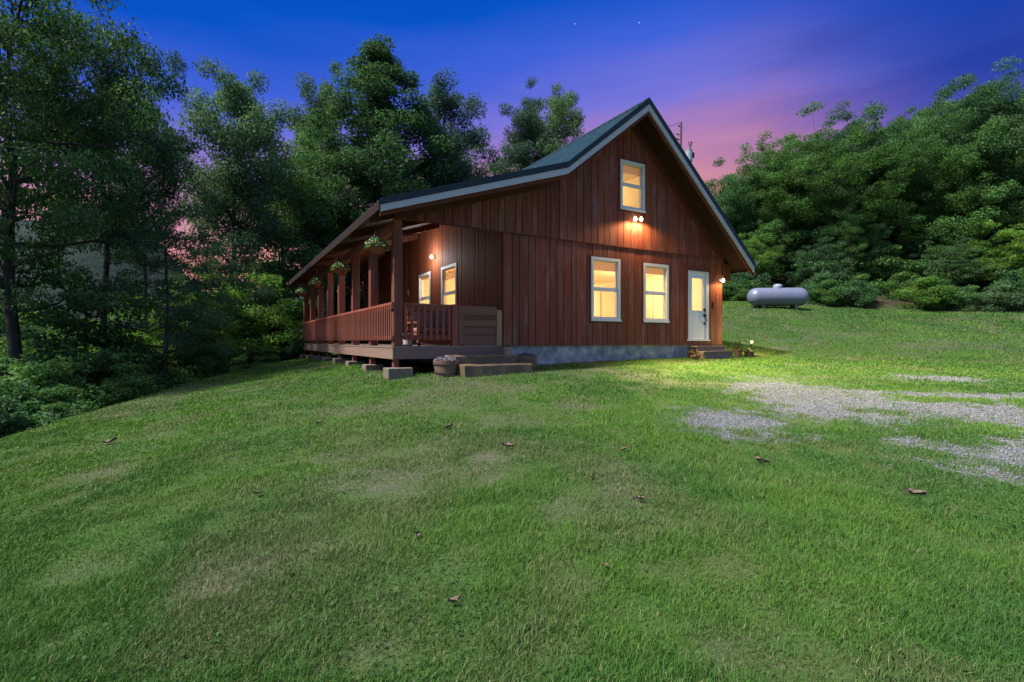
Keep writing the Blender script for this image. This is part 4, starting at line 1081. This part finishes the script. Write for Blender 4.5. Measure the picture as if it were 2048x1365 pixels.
plant('maple_mid', 'maple_tree', 'slim green tree between the tank and the layered right tree', 1690, 30, 400, 'leaf', rz=1.9, group=GR, wide=.7)
plant('high_crown', 'maple_tree', 'tall leafy tree in front of the dark one right of the locust', 1845, 33, 290, 'leafyellow', rz=2.4, group=GR, wide=.9)
plant('understory', 'maple_tree', 'low bright tree filling the lawn edge at the far right', 2030, 27.5, 440, 'leafyellow', rz=.9, group=GR)
plant('understory', 'maple_tree', 'low dark tree at the lawn edge under the locust', 1640, 30, 480, 'leafdark', rz=4.9, group=GR)
plant('understory', 'maple_tree', 'low bright tree beside the right roof edge', 1500, 31, 470, 'leafyellow', rz=3.9, group=GR)
plant('round_far', 'maple_tree', 'yellowish tree between the locust and the slim tree right of the tank', 1710, 34, 350, 'leafyellow', rz=1.9, group=GR, wide=.85)
plant('high_crown', 'maple_tree', 'green tree behind the layered tree near the right edge', 1915, 32, 330, 'leaf', rz=3.4, group=GR, wide=.9)
# woods and undergrowth: uncountable masses, scattered copies of the crowns above
def scatter(name, label, cat, pts, rots, scales, idxs, meshes, stretch=(1, 1, 1)):
    n = len(pts); me = bpy.data.meshes.new(name)
    me.vertices.add(n); me.vertices.foreach_set('co', np.asarray(pts, np.float32).ravel())
    for nm, arr, ty in (('rz', rots, 'FLOAT'), ('sc', scales, 'FLOAT'), ('ix', idxs, 'INT')):
        a = me.attributes.new(nm, ty, 'POINT'); a.data.foreach_set('value', np.asarray(arr, np.float32 if ty == 'FLOAT' else np.int32))
    me.update(); o = bpy.data.objects.new(name, me); COL.objects.link(o)
    g = bpy.data.node_groups.new(name, 'GeometryNodeTree')
    g.interface.new_socket('Geometry', in_out='INPUT', socket_type='NodeSocketGeometry'); g.interface.new_socket('Geometry', in_out='OUTPUT', socket_type='NodeSocketGeometry')
    N = g.nodes; Lk = g.links.new; gi = N.new('NodeGroupInput'); go = N.new('NodeGroupOutput')
    iop = N.new('GeometryNodeInstanceOnPoints'); iop.inputs['Pick Instance'].default_value = True
    j = N.new('GeometryNodeJoinGeometry')
    for src in reversed(meshes):
        oi = N.new('GeometryNodeObjectInfo'); oi.inputs['Object'].default_value = src; oi.transform_space = 'ORIGINAL'; oi.inputs['As Instance'].default_value = True
        Lk(oi.outputs['Geometry'], j.inputs[0])
    def na(nm, ty): x = N.new('GeometryNodeInputNamedAttribute'); x.data_type = ty; x.inputs['Name'].default_value = nm; return x.outputs['Attribute']
    cx = N.new('ShaderNodeCombineXYZ'); Lk(na('rz', 'FLOAT'), cx.inputs[2])
    m2p = N.new('GeometryNodeMeshToPoints')
    Lk(gi.outputs[0], m2p.inputs['Mesh'])
    Lk(m2p.outputs[0], iop.inputs['Points']); Lk(j.outputs[0], iop.inputs['Instance']); Lk(na('ix', 'INT'), iop.inputs['Instance Index'])
    Lk(cx.outputs[0], iop.inputs['Rotation']); vs = N.new('ShaderNodeVectorMath'); vs.operation = 'SCALE'; vs.inputs[0].default_value = stretch; Lk(na('sc', 'FLOAT'), vs.inputs['Scale']); Lk(vs.outputs[0], iop.inputs['Scale']); Lk(iop.outputs[0], go.inputs[0])
    md = o.modifiers.new('scatter', 'NODES'); md.node_group = g
    return tag(o, label, cat, kind='stuff')
def crown_of(key_label):
    for o in bpy.data.objects:
        if o.get('label') == key_label: return [c for c in o.children if c.name.startswith('crown')][0]
C_round = crown_of('lighter green tree beside the far porch end'); C_wide = crown_of('green tree straight behind the propane tank')
C_tall = crown_of('tall narrow tree with a double top right of the sky gap'); C_loc = crown_of('yellow green locust tree with dark branches showing above the tank')
rng = np.random.default_rng(77)
pts, rz_, sc_, ix_ = [], [], [], []
tries = 0
while len(pts) < 640 and tries < 60000:
    tries += 1
    x = rng.uniform(4, 95); y = rng.uniform(28, 100); e = hill_e(x, y)
    if e < 5 or e > 62 or x / y < .12 or x / y > 1.5: continue
    if any((p[0] - x) ** 2 + (p[1] - y) ** 2 < 1.8 ** 2 for p in pts): continue
    pts.append((x, y, hz(x, y) - .3)); rz_.append(rng.uniform(0, 6.28)); sc_.append(rng.uniform(.42, .72)); ix_.append(rng.choice([0, 0, 0, 1, 1, 1, 3]))
scatter('woods', 'dense green wood covering the hillside at the right', 'woods', pts, rz_, sc_, ix_, [C_round, C_wide, C_tall, C_loc], (.85, .85, 1.0))

bsh = plant('bush', 'leafy_shrub', 'dark leafy shrub at the far back corner of the porch', 590, 22.5, 655, 'leaf', group='shrubs at the lawn edge')
bsh2 = plant('bush', 'leafy_shrub', 'bright green shrub right of the propane tank at the lawn edge', 1725, 27.5, 560, 'leaf', group='shrubs at the lawn edge', rz=1.2)
plant('bush', 'leafy_shrub', 'green shrub between the cabin corner and the tank', 1475, 29.5, 545, 'leaf', group='shrubs at the lawn edge', rz=2.2)
plant('bush', 'leafy_shrub', 'wide green shrub under the right edge tree', 1850, 26.8, 555, 'leafyellow', group='shrubs at the lawn edge', rz=3.2, wide=1.2)
plant('bush', 'leafy_shrub', 'grey green shrub at the lower right lawn edge', 1990, 26.0, 570, 'leafblue', group='shrubs at the lawn edge', rz=4.2, wide=1.3)
CB1 = [c for c in bsh.children if c.name.startswith('crown')][0]; CB2 = [c for c in bsh2.children if c.name.startswith('crown')][0]
pts, rz_, sc_, ix_ = [], [], [], []
for k in range(230):             # slope below the left lawn edge
    y = rng.uniform(5, 32); x = edge_x(y) - rng.uniform(.7, 9); pts.append((x, y, hz(x, y) - .1)); rz_.append(rng.uniform(0, 6.28)); sc_.append(rng.uniform(.42, 1.0) * min(1, .35 + (edge_x(y) - x) / 5)); ix_.append(0 if rng.random() < .3 else 1)
for k in range(70):             # foot of the right hill
    x = rng.uniform(8, 40); e = rng.uniform(.4, 7) ; y = HA[1] - (x - HA[0]) * HN[0] / HN[1] + e / HN[1]
    pts.append((x, y, hz(x, y) - .1)); rz_.append(rng.uniform(0, 6.28)); sc_.append(rng.uniform(.3, .75) + .07 * e); ix_.append(0 if rng.random() < .4 else 1)
for k in range(30):              # behind the cabin
    x = rng.uniform(-10, 6); y = rng.uniform(29, 33); pts.append((x, y, hz(x, y) - .1)); rz_.append(rng.uniform(0, 6.28)); sc_.append(rng.uniform(.5, .9)); ix_.append(0)
scatter('undergrowth', 'tangled green undergrowth along the edges of the lawn', 'undergrowth', pts, rz_, sc_, ix_, [CB1, CB2])

# far hills beyond the valley at the left
def far_hills():
    xs = np.linspace(-260, 60, 200); rows = []
    for k, q in enumerate(np.linspace(0, 1, 22)):
        y = 130 + 70 * q; z = CAMH - 12 + (56 + 16 * (fbm(xs * .012, xs * 0 + 3, 61, 4) - .3) + 3 * fbm(xs * .2, xs * 0 + k, 62, 3)) * math.sin(q * math.pi / 2) * (1 - .52 * sstep(xs, -152, -118))
        rows.append(np.stack([xs, np.full_like(xs, y), z], -1))
    V = np.array(rows); idx = np.arange(V.shape[0] * V.shape[1]).reshape(V.shape[:2])
    F = np.stack([idx[:-1, :-1], idx[:-1, 1:], idx[1:, 1:], idx[1:, :-1]], -1).reshape(-1, 4)
    n = NT('far_forest'); f = n.noise(n.coords(), .35, 8, .75)
    c = n.ramp(f, [(.3, (.018, .038, .030, 1)), (.7, (.045, .080, .060, 1))])  # distance haze painted into the forest colour as a blue-green cast
    m = n.done(n.bsdf(c, 1, bump=f, bstr=1, bdist=3))
    tag(np_mesh('hills', V.reshape(-1, 3), [F], mat=m, smooth=True), kind='structure')
far_hills()

# ------------------------------------------------------------------ sky, sun, camera
SUN_EL, SUN_AZ = R(56), math.atan2(-.469, -.883)      # direction towards the sun (world xy angle)
wd = bpy.data.worlds.new('World'); SC.world = wd; wd.use_nodes = True
nt = wd.node_tree; nt.nodes.clear()
class WN(NT):
    def __init__(self, tree): self.t = tree
w = WN(nt)
out = w.n('ShaderNodeOutputWorld'); bg = w.n('ShaderNodeBackground'); bg.inputs['Strength'].default_value = 1
tc_ = w.n('ShaderNodeTexCoord'); sx = w.n('ShaderNodeSeparateXYZ'); w.l(tc_.outputs['Generated'], sx.inputs[0])
mp = w.n('ShaderNodeMapping'); mp.inputs['Scale'].default_value = (1.2, 1.2, 7); mp.inputs['Rotation'].default_value = (0, R(9), 0); w.l(tc_.outputs['Generated'], mp.inputs[0])
nz = w.noise(mp.outputs[0], 1.6, 6, .55)
zz = w.math('ADD', w.math('ADD', sx.outputs[2], w.math('MULTIPLY', w.math('SUBTRACT', nz, .5), .10)), w.math('MULTIPLY', w.math('SUBTRACT', w.ramp(w.math('ADD', w.math('MULTIPLY', sx.outputs[0], .5), .5), [(.18, (.98, .98, .98, 1)), (.34, (.78, .78, .78, 1)), (.5, (.5, .5, .5, 1)), (.66, (.31, .31, .31, 1)), (.71, (.36, .36, .36, 1)), (.80, (.75, .75, .75, 1))]), .5), .2))
sky = w.ramp(zz, [(0.0, lin(215, 130, 90)), (.10, lin(214, 128, 88)), (.16, lin(214, 138, 116)), (.25, lin(214, 146, 160)), (.325, lin(184, 130, 176)),
                  (.405, lin(118, 116, 214)), (.475, lin(66, 98, 214)), (.56, lin(8, 82, 198)), (.70, lin(0, 60, 160))])
# purple cloud streaks and deeper blue towards the right
mp2 = w.n('ShaderNodeMapping'); mp2.inputs['Scale'].default_value = (1.0, 1.0, 6.5); mp2.inputs['Rotation'].default_value = (0, R(-20), 0); w.l(tc_.outputs['Generated'], mp2.inputs[0])
cl = w.noise(mp2.outputs[0], 2.1, 7, .6)
clf = w.ramp(cl, [(.45, (0, 0, 0, 1)), (.58, (.75, .75, .75, 1))])
xr = w.ramp(sx.outputs[0], [(.26, (0, 0, 0, 1)), (.62, (1, 1, 1, 1))])
low_ = w.ramp(w.math('ADD', sx.outputs[2], w.math('MULTIPLY', w.math('SUBTRACT', sx.outputs[0], .38), .5)), [(.37, (0, 0, 0, 1)), (.50, (1, 1, 1, 1))])
sky = w.mix(w.math('MULTIPLY', w.math('MULTIPLY', clf, xr), .8), sky, lin(80, 74, 160))
sky = w.mix(w.math('MULTIPLY', w.math('MULTIPLY', xr, low_), .85), sky, lin(14, 58, 160))
# two early stars
geo = w.n('ShaderNodeVectorMath', operation='NORMALIZE'); w.l(tc_.outputs['Generated'], geo.inputs[0])
for X, Y, br in ((1150, 48, .4), (1278, 46, .6)):
    v = Vector(((X - 1024) / 1000, 1, -(Y - 682.5) / 1000)).normalized()
    dn = w.n('ShaderNodeVectorMath', operation='DOT_PRODUCT'); w.l(geo.outputs[0], dn.inputs[0]); dn.inputs[1].default_value = v
    m = w.math('GREATER_THAN', dn.outputs['Value'], math.cos(.0011)); sky = w.mix(w.math('MULTIPLY', m, br * .8), sky, (.8, .85, 1, 1))
ns = w.n('ShaderNodeTexSky'); ns.sky_type = 'NISHITA'; ns.sun_disc = False; ns.sun_elevation = SUN_EL; ns.sun_rotation = math.pi / 2 - SUN_AZ
nsk = w.mix(1, ns.outputs[0], (.15, .15, .15, 1), 'MULTIPLY')
back = w.ramp(sx.outputs[2], [(0.0, lin(150, 168, 205)), (.3, lin(110, 142, 208)), (.7, lin(60, 104, 200))])
yb = w.ramp(w.math('ADD', w.math('MULTIPLY', sx.outputs[1], .5), .5), [(.48, (1, 1, 1, 1)), (.66, (0, 0, 0, 1))])
sky = w.mix(yb, sky, back)
sky = w.mix(1, sky, (.52, .52, .52, 1), 'MULTIPLY')
zen = w.ramp(sx.outputs[2], [(.60, (0, 0, 0, 1)), (.82, (1, 1, 1, 1))])
fin = w.mix(zen, sky, nsk)
w.l(fin, bg.inputs[0]); w.l(bg.outputs[0], out.inputs[0])

sd = bpy.data.lights.new('sun', 'SUN'); sd.energy = 3.3; sd.angle = R(2.5); sd.color = (1, .96, .87)
so = bpy.data.objects.new('sun', sd); COL.objects.link(so)
dirv = Vector((math.cos(SUN_AZ) * math.cos(SUN_EL), math.sin(SUN_AZ) * math.cos(SUN_EL), math.sin(SUN_EL)))
so.rotation_euler = dirv.to_track_quat('Z', 'Y').to_euler()

cam = bpy.data.cameras.new('camera'); co = bpy.data.objects.new('camera', cam); COL.objects.link(co)
co.location = (0, 0, CAMH); co.rotation_euler = (R(90), 0, 0)
cam.sensor_width = 36; cam.lens = 36 * 1000 / 2048; cam.clip_start = .05; cam.clip_end = 2000
SC.camera = co
SC.view_settings.view_transform = 'Standard'; SC.view_settings.look = 'None'; SC.view_settings.exposure = 1.0; SC.view_settings.gamma = 1
SC.cycles.use_denoising = True
SC.cycles.max_bounces = 8; SC.cycles.transparent_max_bounces = 12; SC.cycles.sample_clamp_indirect = 4
SC.cycles.caustics_reflective = False; SC.cycles.caustics_refractive = False
